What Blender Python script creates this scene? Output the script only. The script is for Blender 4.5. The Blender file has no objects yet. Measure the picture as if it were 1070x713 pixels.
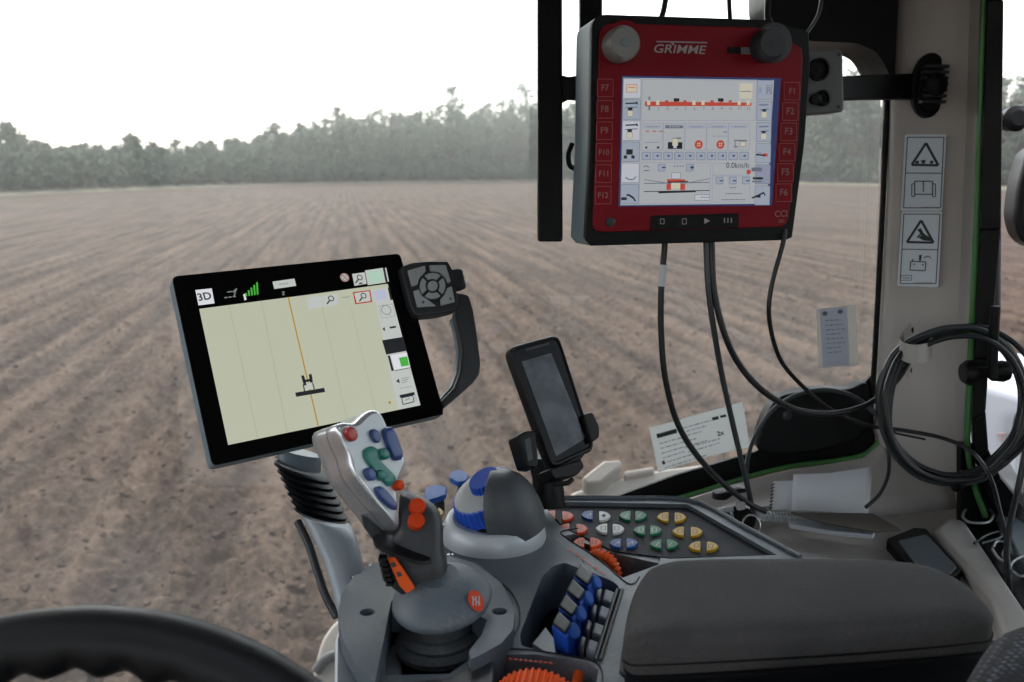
import bpy, bmesh, math, random
import numpy as np
from mathutils import Vector, Matrix
random.seed(7); RNG = np.random.default_rng(11)
scene = bpy.context.scene
COL = scene.collection
EXPO = 2.0

# ------------------------------------------------------------------ camera maths
FPX = 927.0; CX, CY = 535.0, 356.5
PITCH = math.atan((356.5 - 178) / FPX)
CAM = Vector((0, 0, 2.6))
RV = Vector((1, 0, 0)); FV = Vector((0, math.cos(PITCH), -math.sin(PITCH))); UV = Vector((0, math.sin(PITCH), math.cos(PITCH)))
def ray(px, py): return RV * ((px - CX) / FPX) - UV * ((py - CY) / FPX) + FV
def P(px, py, d): return CAM + ray(px, py) * d                  # at a distance along the optical axis
def H(px, py, zr):                                              # on a level plane zr below/above the eye
    r = ray(px, py); return CAM + r * (zr / r.z)
def V(px, py, Y):                                               # on the upright plane y = Y
    r = ray(px, py); return CAM + r * (Y / r.y)
class Plane:
    def __init__(s, o, n): s.o = Vector(o); s.n = Vector(n).normalized()
    def at(s, px, py, off=0.0):
        r = ray(px, py); t = (s.o + s.n * off - CAM).dot(s.n) / r.dot(s.n); return CAM + r * t

# ------------------------------------------------------------------ materials
def nodes(m):
    m.use_nodes = True; nt = m.node_tree; nt.nodes.clear(); return nt
def srgb(r, g, b):
    f = lambda c: (c / 255 / 12.92) if c / 255 <= .04045 else ((c / 255 + .055) / 1.055) ** 2.4
    return (f(r), f(g), f(b))
MATS = {}
def mat(name, col, rough=.5, metal=0, bump=0, bscale=900, var=.12, vscale=14, spec=.5, coat=0, dust=0):
    """Plastic / painted surface with a fine grain and slight wear in colour and gloss."""
    if name in MATS: return MATS[name]
    m = bpy.data.materials.new(name); nt = nodes(m); N = nt.nodes; L = nt.links
    out = N.new('ShaderNodeOutputMaterial'); b = N.new('ShaderNodeBsdfPrincipled')
    L.new(b.outputs[0], out.inputs[0])
    tc = N.new('ShaderNodeTexCoord')
    nz = N.new('ShaderNodeTexNoise'); nz.inputs['Scale'].default_value = vscale; nz.inputs['Detail'].default_value = 6
    L.new(tc.outputs['Object'], nz.inputs['Vector'])
    mr = N.new('ShaderNodeMapRange'); mr.inputs[1].default_value = .3; mr.inputs[2].default_value = .7
    mr.inputs[3].default_value = 1 - var; mr.inputs[4].default_value = 1 + var
    L.new(nz.outputs[0], mr.inputs[0])
    mx = N.new('ShaderNodeVectorMath'); mx.operation = 'SCALE'; mx.inputs[0].default_value = col[:3]
    L.new(mr.outputs[0], mx.inputs['Scale']); L.new(mx.outputs[0], b.inputs['Base Color'])
    if dust:      # lint and dust lying in the grain
        n3 = N.new('ShaderNodeTexNoise'); n3.inputs['Scale'].default_value = 330; n3.inputs['Detail'].default_value = 5; n3.inputs['Roughness'].default_value = .7; L.new(tc.outputs['Object'], n3.inputs['Vector'])
        n4 = N.new('ShaderNodeTexNoise'); n4.inputs['Scale'].default_value = 19; n4.inputs['Detail'].default_value = 4; L.new(tc.outputs['Object'], n4.inputs['Vector'])
        ad = N.new('ShaderNodeMath'); ad.operation = 'MULTIPLY'; L.new(n3.outputs[0], ad.inputs[0]); L.new(n4.outputs[0], ad.inputs[1])
        m3 = N.new('ShaderNodeMapRange'); m3.inputs[1].default_value = .25; m3.inputs[2].default_value = .42; m3.inputs[3].default_value = 0; m3.inputs[4].default_value = dust; L.new(ad.outputs[0], m3.inputs[0])
        mm = N.new('ShaderNodeMix'); mm.data_type = 'RGBA'; L.new(m3.outputs[0], mm.inputs['Factor']); L.new(mx.outputs[0], mm.inputs['A']); mm.inputs['B'].default_value = (.34, .31, .27, 1); L.new(mm.outputs['Result'], b.inputs['Base Color'])
    mr2 = N.new('ShaderNodeMapRange'); mr2.inputs[1].default_value = .3; mr2.inputs[2].default_value = .7
    rv_ = min(.09, var * .8); mr2.inputs[3].default_value = max(.03, rough - rv_); mr2.inputs[4].default_value = min(1, rough + rv_)
    L.new(nz.outputs[0], mr2.inputs[0]); L.new(mr2.outputs[0], b.inputs['Roughness'])
    b.inputs['Metallic'].default_value = metal; b.inputs['Specular IOR Level'].default_value = spec
    if coat: b.inputs['Coat Weight'].default_value = coat
    if bump:
        n2 = N.new('ShaderNodeTexNoise'); n2.inputs['Scale'].default_value = bscale; n2.inputs['Detail'].default_value = 2
        L.new(tc.outputs['Object'], n2.inputs['Vector'])
        bp = N.new('ShaderNodeBump'); bp.inputs['Strength'].default_value = bump; bp.inputs['Distance'].default_value = .0006
        L.new(n2.outputs[0], bp.inputs['Height']); L.new(bp.outputs[0], b.inputs['Normal'])
    MATS[name] = m; return m
def lit(name, rgb255, gain=1.0):
    """A lit patch of an LCD: glows, and its cover still catches a little reflection."""
    if name in MATS: return MATS[name]
    m = bpy.data.materials.new(name); nt = nodes(m); N = nt.nodes; L = nt.links
    out = N.new('ShaderNodeOutputMaterial'); b = N.new('ShaderNodeBsdfPrincipled'); L.new(b.outputs[0], out.inputs[0])
    b.inputs['Base Color'].default_value = (.012, .012, .012, 1); b.inputs['Roughness'].default_value = .32
    b.inputs['Emission Color'].default_value = (*srgb(*rgb255), 1)
    b.inputs['Emission Strength'].default_value = gain / 2 ** EXPO
    MATS[name] = m; return m

M = dict(
 grey=mat('console_grey_plastic', (.086, .107, .126), .48, bump=.45, bscale=1400, var=.11, vscale=26, dust=.22),
 dgrey=mat('dark_grey_plastic', (.0165, .018, .0205), .5, bump=.3, bscale=1400, var=.1, dust=.06),
 panel=mat('button_panel_plastic', (.026, .027, .032), .62, bump=.2, var=.08, spec=.08),
 black=mat('black_plastic', (.0032, .0032, .0036), .48, bump=.2, var=.15, spec=.2),
 rubber=mat('black_rubber', (.0028, .0031, .0038), .5, bump=.3, var=.2, spec=.22),
 cablem=mat('cable_rubber', (.008, .009, .010), .4, var=.2, spec=.4),
 cableg=mat('grey_cable_sheath', (.032, .038, .041), .38, var=.15),
 gloss=mat('black_bezel_glass', (.003, .003, .0035), .10, var=.05, spec=.12),
 silver=mat('silver_paint', (.66, .68, .70), .27, metal=.8, var=.0),
 silver2=mat('pale_silver_plastic', (.46, .49, .51), .38, metal=.15, var=.04),
 blue=mat('blue_plastic', (.012, .075, .46), .42, var=.08),
 lblue=mat('pale_blue_plastic', (.03, .115, .44), .5, var=.1, spec=.12),
 dblue=mat('dark_blue_button', (.03, .06, .19), .32, var=.1),
 green=mat('green_button', (.02, .16, .13), .35, var=.1),
 orange=mat('orange_plastic', (.74, .10, .015), .45, var=.08, spec=.12),
 redb=mat('dull_orange_button', (.58, .052, .012), .4, var=.1, spec=.12),
 yellow=mat('yellow_button', (.58, .33, .012), .4, var=.08, spec=.12),
 greenb=mat('bright_green_button', (.02, .17, .075), .4, var=.1, spec=.12),
 blueb=mat('blue_button', (.02, .07, .26), .4, var=.1, spec=.12),
 whiteb=mat('white_button', (.6, .6, .58), .4, var=.06, spec=.12),
 beige=mat('cab_trim_beige', (.45, .42, .395), .6, bump=.4, bscale=700, var=.08, vscale=6),
 liner=mat('pale_roof_liner', (.50, .48, .46), .85, bump=.5, bscale=500, var=.04),
 seal=mat('green_seal', (.06, .19, .055), .35, var=.15),
 fab=mat('pad_fabric', (.047, .044, .0435), .8, bump=1.0, bscale=1100, var=.25, vscale=15, spec=.3, dust=.06),
 red=mat('red_faceplate', (.20, .003, .010), .4, bump=.15, var=.1, spec=.2),
 redline=mat('red_key_line', (.40, .10, .10), .5),
 redkey=mat('red_key', (.22, .005, .012), .4, var=.08, spec=.2),
 steelb=mat('blue_grey_housing', (.15, .20, .23), .45, var=.07),
 knobg=mat('brushed_grey_knob', (.22, .215, .21), .4, metal=.3, var=.06),
 paper=mat('white_paper', (.80, .82, .86), .8, var=.03),
 paper2=mat('off_white_label', (.52, .55, .55), .6, var=.05),
 paperb=mat('blue_grey_label', (.68, .75, .82), .6, var=.06),
 ink=mat('printed_ink', (.03, .035, .04), .7),
 inkg=mat('faded_ink', (.26, .29, .36), .7),
 lettergrey=mat('pale_lettering', (.42, .36, .36), .5),
 letterdim=mat('dim_lettering', (.30, .13, .13), .5),
 steel=mat('bare_steel', (.55, .55, .55), .25, metal=.9, var=.08),
 white=mat('white_paint', (.70, .71, .73), .35, var=.04),
 dust=mat('dusty_beige_paint', (.30, .27, .24), .7, bump=.5, bscale=120, var=.12, vscale=9),
 dgrey2=mat('cover_grey_plastic', (.052, .057, .063), .5, bump=.3, bscale=1400, var=.06, dust=.14),
 armg=mat('arm_mid_grey', (.27, .30, .32), .42, metal=.1, var=.05),
 keyd=mat('dark_key', (.075, .08, .085), .45, var=.05),
 keyg=mat('grey_key', (.40, .41, .42), .45, var=.05),
 bluegrey=mat('blue_grey_insert', (.09, .115, .135), .45, var=.1),
)

def sheer(name, col, t=.5):
    m = bpy.data.materials.new(name); nt = nodes(m); N = nt.nodes; L = nt.links; out = N.new('ShaderNodeOutputMaterial'); d = N.new('ShaderNodeBsdfDiffuse'); d.inputs[0].default_value = (*col, 1); tl = N.new('ShaderNodeBsdfTranslucent'); tl.inputs[0].default_value = (*col, 1)
    mx = N.new('ShaderNodeMixShader'); mx.inputs[0].default_value = t; L.new(d.outputs[0], mx.inputs[1]); L.new(tl.outputs[0], mx.inputs[2]); L.new(mx.outputs[0], out.inputs[0]); return m
M['sheer_white'] = sheer('thin_label_paper', (.86, .88, .87), .62); M['sheer_blue'] = sheer('thin_blue_grey_label', (.78, .82, .92), .62)
# ------------------------------------------------------------------ mesh helpers
class MB:
    def __init__(s): s.v = []; s.f = []; s.mi = []; s.mats = []; s.sm = []
    def m(s, mt):
        if isinstance(mt, str): mt = M[mt]
        if mt not in s.mats: s.mats.append(mt)
        return s.mats.index(mt)
    def poly(s, pts, mt):
        k = len(s.v); s.v += [Vector(p) for p in pts]; s.f.append(tuple(range(k, k + len(pts)))); s.mi.append(s.m(mt)); s.sm.append(False); return s
    def prism(s, pts, off, mt):
        """solid: polygon pts swept by off"""
        pts = [Vector(p) for p in pts]; off = Vector(off); n = len(pts)
        nn = Vector((0, 0, 0))
        for i in range(n): nn += (pts[i] - pts[0]).cross(pts[(i + 1) % n] - pts[0])
        if nn.dot(off) > 0: pts = pts[::-1]
        k = len(s.v); s.v += pts + [p + off for p in pts]; mi = s.m(mt)
        s.f.append(tuple(range(k, k + n))); s.f.append(tuple(range(k + 2 * n - 1, k + n - 1, -1)))
        for i in range(n):
            j = (i + 1) % n; s.f.append((k + j, k + i, k + n + i, k + n + j))
        s.mi += [mi] * (n + 2); s.sm += [False] * (n + 2); return s
    def loft(s, rings, mt, closed=True, cap=True, smooth=True):
        k = len(s.v); n = len(rings[0]); mi = s.m(mt)
        for r in rings: s.v += [Vector(p) for p in r]
        for a in range(len(rings) - 1):
            for i in range(n if closed else n - 1):
                j = (i + 1) % n
                s.f.append((k + a * n + i, k + a * n + j, k + (a + 1) * n + j, k + (a + 1) * n + i)); s.mi.append(mi); s.sm.append(smooth)
        if cap and closed:
            s.f.append(tuple(range(k + n - 1, k - 1, -1))); b = k + (len(rings) - 1) * n; s.f.append(tuple(range(b, b + n)))
            s.mi += [mi] * 2; s.sm += [False] * 2
        return s
    def lathe(s, o, ax, prof, mt, n=40, a0=0, a1=2 * math.pi, xdir=None, cap=True):
        ax = Vector(ax).normalized(); x = Vector(xdir) if xdir else (Vector((1, 0, 0)) if abs(ax.x) < .9 else Vector((0, 1, 0)))
        x = (x - ax * x.dot(ax)).normalized(); y = ax.cross(x); full = abs(a1 - a0 - 2 * math.pi) < 1e-6
        o = Vector(o); rings = []
        for r, h in prof:
            rings.append([o + ax * h + (x * math.cos(a0 + (a1 - a0) * i / (n if full else n - 1)) + y * math.sin(a0 + (a1 - a0) * i / (n if full else n - 1))) * r for i in range(n)])
        return s.loft(rings, mt, closed=True, cap=cap)
    def tube(s, pts, r, mt, n=10, sub=8, closed=False, cap=True):
        pts = spline(pts, sub, closed); T = []
        for i in range(len(pts)):
            a = pts[i - 1] if (i or closed) else pts[i]; b = pts[(i + 1) % len(pts)] if (i < len(pts) - 1 or closed) else pts[i]
            T.append((b - a).normalized())
        u = T[0].orthogonal().normalized(); rings = []
        for i, p in enumerate(pts):
            u = (u - T[i] * u.dot(T[i])).normalized(); w = T[i].cross(u); rr = r(i / (len(pts) - 1)) if callable(r) else r
            rings.append([p + (u * math.cos(2 * math.pi * k / n) + w * math.sin(2 * math.pi * k / n)) * rr for k in range(n)])
        if closed: rings.append(rings[0]); cap = False
        return s.loft(rings, mt, cap=cap)
    def box(s, c, ax, ay, az, mt):
        c, ax, ay, az = map(Vector, (c, ax, ay, az))
        return s.prism([c - ax - ay - az, c + ax - ay - az, c + ax + ay - az, c - ax + ay - az], az * 2, mt)
    def build(s, name, parent=None, bevel=0, seg=2, angle=40, org=None):
        me = bpy.data.meshes.new(name); o0 = parent_loc(parent) if parent else (Vector(org) if org else sum(s.v, Vector()) / len(s.v))
        me.from_pydata([tuple(v - o0) for v in s.v], [], s.f)
        for mt in s.mats: me.materials.append(mt)
        me.polygons.foreach_set('material_index', s.mi); me.polygons.foreach_set('use_smooth', s.sm); me.validate(); me.update()
        ob = bpy.data.objects.new(name, me); COL.objects.link(ob)
        if parent: ob.parent = parent; ROOT[ob.name] = o0
        else: ob.location = o0; ROOT[ob.name] = o0
        if bevel:
            for p in me.polygons: p.use_smooth = True
            b = ob.modifiers.new('bevel', 'BEVEL'); b.width = bevel; b.segments = seg; b.limit_method = 'ANGLE'; b.angle_limit = math.radians(angle); b.harden_normals = True
        elif any(s.sm):
            me.set_sharp_from_angle(angle=math.radians(45))
        return ob
ROOT = {}
def parent_loc(p): return ROOT.get(p.name, p.location)
def spline(pts, sub=8, closed=False):
    pts = [Vector(p) for p in pts]
    if len(pts) < 3 and not closed: return pts
    n = len(pts); out = []
    g = (lambda i: pts[i % n]) if closed else (lambda i: pts[max(0, min(n - 1, i))])
    for i in range(n if closed else n - 1):
        a, b, c, d = g(i - 1), g(i), g(i + 1), g(i + 2)
        for k in range(sub):
            t = k / sub
            out.append(.5 * ((2 * b) + (c - a) * t + (2 * a - 5 * b + 4 * c - d) * t * t + (3 * b - a - 3 * c + d) * t ** 3))
    if not closed: out.append(pts[-1])
    return out
def tag(o, label=None, cat=None, group=None, kind=None):
    if label: o['label'] = label
    if cat: o['category'] = cat
    if group: o['group'] = group
    if kind: o['kind'] = kind
    return o
def thing(name, loc, label, cat, group=None):
    o = bpy.data.objects.new(name, None); o.empty_display_size = .02; COL.objects.link(o); o.location = loc; ROOT[o.name] = Vector(loc)
    return tag(o, label, cat, group)
def circ(plane, px, py, r, n=20, off=0, ry=None):
    """round outline of radius r metres on a plane, centred where the pixel meets it"""
    c = plane.at(px, py, off); u = plane.n.cross(Vector((0, 0, 1))) * -1
    u = u.normalized() if u.length > 1e-3 else Vector((1, 0, 0)); v = plane.n.cross(u)
    return [c + u * (r * math.cos(2 * math.pi * i / n)) + v * ((ry or r) * math.sin(2 * math.pi * i / n)) for i in range(n)]
def rnd(pts, r=.25, n=4):
    """rounds the corners of an outline (r = fraction of the shorter neighbouring edge)"""
    out = []; k = len(pts)
    for i in range(k):
        a, b, c = Vector(pts[i - 1]), Vector(pts[i]), Vector(pts[(i + 1) % k]); l = min((a - b).length, (c - b).length) * r
        p = b + (a - b).normalized() * l; q = b + (c - b).normalized() * l
        for j in range(n + 1):
            t = j / n; out.append(p * (1 - t) ** 2 + b * 2 * t * (1 - t) + q * t * t)
    return out
def text(mb, body, plane, p0, p1, mt, off=.0004, bold=0, shear=0, height=None):
    """lettering whose baseline runs from pixel p0 to pixel p1 on a plane, as real outlines"""
    cu = bpy.data.curves.new('t', 'FONT'); cu.body = body; cu.size = 1; cu.offset = bold; cu.shear = shear; cu.resolution_u = 3
    ob = bpy.data.objects.new('t', cu); COL.objects.link(ob); dg = bpy.context.evaluated_depsgraph_get(); dg.update()
    me = bpy.data.meshes.new_from_object(ob.evaluated_get(dg)); bpy.data.objects.remove(ob); bpy.data.curves.remove(cu)
    if not len(me.vertices): bpy.data.meshes.remove(me); return
    xs = [v.co.x for v in me.vertices]; x0, x1 = min(xs), max(xs); A = plane.at(*p0, off); B = plane.at(*p1, off)
    u = (B - A); sc = u.length / max(1e-6, x1 - x0); u.normalize(); v = plane.n.cross(u); sy = sc
    if height: ys = [q.co.y for q in me.vertices]; sy = height / max(ys)
    k = len(mb.v); mb.v += [A + u * ((q.co.x - x0) * sc) + v * (q.co.y * sy) for q in me.vertices]; mi = mb.m(mt)
    for p in me.polygons:
        mb.f.append(tuple(k + i for i in p.vertices)); mb.mi.append(mi); mb.sm.append(False)
    bpy.data.meshes.remove(me)
def quad(mb, pl, pts, mt, off): mb.poly([pl.at(x, y, off) for x, y in pts], mt)
def line(mb, pl, a, b, w, mt, off):
    A = pl.at(*a, off); B = pl.at(*b, off); d = (B - A); s = pl.n.cross(d).normalized() * (w / 2)
    mb.poly([A - s, B - s, B + s, A + s], mt)
def frame(mb, pl, pts, w, mt, off):
    for i in range(len(pts)): line(mb, pl, pts[i], pts[(i + 1) % len(pts)], w, mt, off)

# ------------------------------------------------------------------ world, light, camera
w = bpy.data.worlds.new('World'); scene.world = w; w.use_nodes = True; nt = w.node_tree
bg = nt.nodes['Background']; sky = nt.nodes.new('ShaderNodeTexSky'); sky.sky_type = 'NISHITA'; sky.sun_disc = False
SUN_EL, SUN_AZ = math.radians(52), math.radians(-35)
sky.sun_elevation = SUN_EL; sky.sun_rotation = SUN_AZ; sky.air_density = 1.2; sky.dust_density = 2.5; sky.ozone_density = 1
hs = nt.nodes.new('ShaderNodeHueSaturation'); hs.inputs['Saturation'].default_value = .36; hs.inputs['Value'].default_value = 1.0
nt.links.new(sky.outputs[0], hs.inputs['Color']); nt.links.new(hs.outputs[0], bg.inputs[0]); bg.inputs[1].default_value = .15
sun = bpy.data.lights.new('sun', 'SUN'); sun.energy = .5; sun.angle = math.radians(25); sun.color = (1, .96, .9)
so = bpy.data.objects.new('sun', sun); COL.objects.link(so)
sd = Vector((math.sin(SUN_AZ) * math.cos(SUN_EL), math.cos(SUN_AZ) * math.cos(SUN_EL), math.sin(SUN_EL)))
so.rotation_euler = (-sd).to_track_quat('-Z', 'Y').to_euler()
cam = bpy.data.cameras.new('camera'); co = bpy.data.objects.new('camera', cam); COL.objects.link(co); scene.camera = co
cam.sensor_width = 36; cam.lens = 36 * FPX / 1070; cam.clip_start = .02; cam.clip_end = 3000
co.location = CAM; co.rotation_euler = (math.pi / 2 - PITCH, 0, 0)
cam.dof.use_dof = True; cam.dof.focus_distance = .90; cam.dof.aperture_fstop = 8.5
scene.view_settings.view_transform = 'Standard'; scene.view_settings.look = 'None'; scene.view_settings.exposure = EXPO; scene.view_settings.gamma = 1
scene.render.engine = 'CYCLES'; cy = scene.cycles; cy.use_denoising = True; cy.max_bounces = 8; cy.transparent_max_bounces = 24; cy.volume_bounces = 1
cy.caustics_reflective = False; cy.caustics_refractive = False; cy.sample_clamp_indirect = 6

# ------------------------------------------------------------------ field
def vnoise(x, y, seed=0):
    xi = np.floor(x).astype(np.int64); yi = np.floor(y).astype(np.int64); xf = x - xi; yf = y - yi
    u = xf * xf * (3 - 2 * xf); v = yf * yf * (3 - 2 * yf)
    def h(a, b):
        n = (a * 374761393 + b * 668265263 + seed * 974711) & 0xffffffff; n = ((n ^ (n >> 13)) * 1274126177) & 0xffffffff
        return ((n ^ (n >> 16)) & 0xffff) / 65535.0
    return (h(xi, yi) * (1 - u) + h(xi + 1, yi) * u) * (1 - v) + (h(xi, yi + 1) * (1 - u) + h(xi + 1, yi + 1) * u) * v
ROWAZ = math.atan2((358 - 535) / FPX, math.cos(PITCH) + (178.5 / FPX) * math.sin(PITCH))
rd = np.array([math.sin(ROWAZ), math.cos(ROWAZ)]); rp = np.array([rd[1], -rd[0]])
def build_field():
    az = np.concatenate([np.linspace(-180, -58, 26)[:-1], np.linspace(-58, -41, 60)[:-1], np.linspace(-41, 36, 500), np.linspace(36, 52, 50)[1:], np.linspace(52, 180, 26)[1:-1]]) * math.pi / 180
    rr = np.concatenate([[.01], np.exp(np.linspace(math.log(1.5), math.log(70), 620)), np.exp(np.linspace(math.log(72), math.log(700), 40))])
    A, Rr = np.meshgrid(az, rr); X = np.sin(A) * Rr; Y = np.cos(A) * Rr
    q = X * rp[0] + Y * rp[1]; s = X * rd[0] + Y * rd[1]
    fade = np.clip(1.3 - Rr / 60, 0, 1) * np.clip(Rr / 2, 0, 1)
    wob = (vnoise(q * .7, s * .25, 3) - .5) * .08
    ridge = np.cos((q + wob) * 2 * math.pi / .62) * .030 * (.45 + vnoise(q * .9, s * .35, 9))
    tram = -np.exp(-((np.mod(q + wob * .4 + 1.1, 4.2) - 2.1) / .22) ** 2) * .07
    cl = (np.abs(vnoise(X * 4.2, Y * 4.2, 1) - .5) * .02 + (vnoise(X * 9, Y * 9, 2) ** 3) * .07 + (vnoise(X * 19, Y * 19, 4) ** 4) * .07 + (vnoise(X * 33, Y * 33, 6) ** 3) * .03 + vnoise(X * 1.1, Y * 1.1, 5) * .015)
    Z = (ridge + tram + cl) * fade - .05
    Z = np.where(Rr > 78, 0.0, Z) * 1.0
    nr, na = X.shape; me = bpy.data.meshes.new('field')
    me.vertices.add(nr * na); me.vertices.foreach_set('co', np.stack([X, Y, Z], -1).astype(np.float32).ravel())
    i, j = np.meshgrid(np.arange(nr - 1), np.arange(na), indexing='ij'); j2 = (j + 1) % na
    F = np.stack([i * na + j, (i + 1) * na + j, (i + 1) * na + j2, i * na + j2], -1).reshape(-1, 4)[:, ::-1]
    nf = len(F); me.loops.add(nf * 4); me.loops.foreach_set('vertex_index', F.astype(np.int32).ravel())
    me.polygons.add(nf); me.polygons.foreach_set('loop_start', np.arange(0, nf * 4, 4, dtype=np.int32)); me.polygons.foreach_set('use_smooth', np.ones(nf, bool))
    me.update(); me.validate()
    ob = bpy.data.objects.new('field', me); COL.objects.link(ob); tag(ob, 'bare brown ploughed field with long drill rows', 'field', kind='structure')
    m = bpy.data.materials.new('dry_soil'); nt = nodes(m); N = nt.nodes; L = nt.links; out = N.new('ShaderNodeOutputMaterial'); b = N.new('ShaderNodeBsdfPrincipled')
    L.new(b.outputs[0], out.inputs[0]); b.inputs['Roughness'].default_value = .95; b.inputs['Specular IOR Level'].default_value = .15
    tc = N.new('ShaderNodeTexCoord'); mp = N.new('ShaderNodeMapping'); mp.inputs['Rotation'].default_value[2] = ROWAZ; L.new(tc.outputs['Object'], mp.inputs[0])
    def noise(sc, det=8, vec=None, rough=.65):
        n = N.new('ShaderNodeTexNoise'); n.inputs['Scale'].default_value = sc; n.inputs['Detail'].default_value = det; n.inputs['Roughness'].default_value = rough; L.new(vec or tc.outputs['Object'], n.inputs['Vector']); return n.outputs[0]
    st = N.new('ShaderNodeMapping'); st.inputs['Scale'].default_value = (1, .06, 1); L.new(mp.outputs[0], st.inputs[0])
    rows = noise(1.9, 4, st.outputs[0], .75)               # uneven tone runs along the drill rows
    clods = noise(11, 10, None, .75); fine = noise(45, 8, None, .75); broad = noise(.12, 4)
    def math_(op, a, bb):
        n = N.new('ShaderNodeMath'); n.operation = op
        for k, x in enumerate((a, bb)):
            if isinstance(x, float): n.inputs[k].default_value = x
            else: L.new(x, n.inputs[k])
        return n.outputs[0]
    s1 = math_('ADD', math_('MULTIPLY', rows, .40), math_('MULTIPLY', clods, .32)); s2 = math_('ADD', math_('MULTIPLY', fine, .28), math_('MULTIPLY', broad, .06)); wv = N.new('ShaderNodeTexWave'); wv.inputs['Scale'].default_value = 2 * math.pi / .62 / 20; wv.inputs['Distortion'].default_value = .9; wv.inputs['Detail'].default_value = 3; wv.inputs['Detail Scale'].default_value = .25; L.new(mp.outputs[0], wv.inputs['Vector'])
    msk = noise(.9, 3, st.outputs[0]); furrow = math_('MULTIPLY', math_('POWER', wv.outputs['Fac'], 3.0), math_('MULTIPLY', math_('POWER', msk, 2.0), .15))  # furrow bottoms darkened: damp soil plus relief shade put into the colour
    s3 = math_('SUBTRACT', math_('ADD', math_('ADD', s1, s2), .035), furrow)
    cr = N.new('ShaderNodeValToRGB'); L.new(s3, cr.inputs[0]); e = cr.color_ramp.elements
    e[0].position = .41; e[0].color = (.0088, .0054, .0038, 1); e[1].position = .66; e[1].color = (.118, .080, .057, 1); x = e.new(.53); x.color = (.0435, .0288, .0208, 1)
    L.new(cr.outputs[0], b.inputs['Base Color'])
    bp = N.new('ShaderNodeBump'); bp.inputs['Strength'].default_value = .7; bp.inputs['Distance'].default_value = .05
    L.new(math_('ADD', math_('MULTIPLY', clods, .6), math_('MULTIPLY', fine, .4)), bp.inputs['Height']); L.new(bp.outputs[0], b.inputs['Normal'])
    me.materials.append(m)
    # loose clods and small stones lying on the tilth
    ico = bmesh.new(); bmesh.ops.create_icosphere(ico, subdivisions=1, radius=1); iv = np.array([v.co for v in ico.verts]); fi = np.array([[v.index for v in f.verts] for f in ico.faces]); ico.free()
    nc = 15000; r_ = 3.4 * np.exp(RNG.random(nc) * math.log(26 / 3.4)); a_ = np.radians(RNG.uniform(-42, 34, nc)); sz = .007 + .034 * RNG.random(nc) ** 5
    gi = np.clip(np.searchsorted(rr, r_) - 1, 0, nr - 1); gj = np.clip(np.searchsorted(az, a_) - 1, 0, na - 1); zz = Z[gi, gj]
    ctr = np.stack([np.sin(a_) * r_, np.cos(a_) * r_, zz + sz * .25], -1)
    vv = iv[None] * (sz[:, None, None] * RNG.uniform(.6, 1.25, (nc, len(iv), 1))) * np.array([1, 1, .7]) + ctr[:, None]
    cm = bpy.data.meshes.new('soil_clods'); ff = (fi[None] + (np.arange(nc) * len(iv))[:, None, None]).reshape(-1, 3)
    cm.from_pydata(vv.reshape(-1, 3).tolist(), [], ff.tolist()); cm.update(); cm.materials.append(mat('clod_earth', (.060, .041, .031), .95, var=.6, vscale=3, spec=.1))
    tag((lambda o_: (COL.objects.link(o_), o_)[1])(bpy.data.objects.new('soil_clods', cm)), 'loose crumbly clods of earth scattered over the near field', 'clods', kind='stuff')
build_field()

# ------------------------------------------------------------------ wood at the far edge of the field
EDGE = [(-800, 92), (-260, 90), (-60, 105), (60, 120), (300, 165), (560, 215), (750, 195), (920, 165), (1080, 140), (1300, 120), (1800, 115)]   # (pixel column, metres)
def edge_dist(px):
    for (a, da), (b, db) in zip(EDGE, EDGE[1:]):
        if a <= px <= b: return da + (db - da) * (px - a) / (b - a)
    return 150
def edge_pt(px, extra=0):
    r = ray(px, 178); r = Vector((r.x, r.y, 0)).normalized(); return r * (edge_dist(px) + extra)
def foliage_mat(name, a, b_):
    m = bpy.data.materials.new(name); nt = nodes(m); N = nt.nodes; L = nt.links; out = N.new('ShaderNodeOutputMaterial'); b = N.new('ShaderNodeBsdfPrincipled'); L.new(b.outputs[0], out.inputs[0])
    b.inputs['Roughness'].default_value = .7; b.inputs['Specular IOR Level'].default_value = .2
    tc = N.new('ShaderNodeTexCoord'); n = N.new('ShaderNodeTexNoise'); n.inputs['Scale'].default_value = .5; n.inputs['Detail'].default_value = 5; L.new(tc.outputs['Object'], n.inputs['Vector'])
    cr = N.new('ShaderNodeValToRGB'); L.new(n.outputs[0], cr.inputs[0]); cr.color_ramp.elements[0].position = .35; cr.color_ramp.elements[0].color = (*a, 1); cr.color_ramp.elements[1].position = .65; cr.color_ramp.elements[1].color = (*b_, 1)
    L.new(cr.outputs[0], b.inputs['Base Color']); return m
LEAF = foliage_mat('pine_needles', (.060, .080, .057), (.118, .132, .094)); TWIG = foliage_mat('bare_twigs', (.085, .075, .06), (.14, .12, .09)); BARK = mat('pine_bark', (.10, .075, .055), .9, bump=.5, bscale=6, var=.25, vscale=3)  # leaf greens paled to carry part of the distant haze
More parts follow.
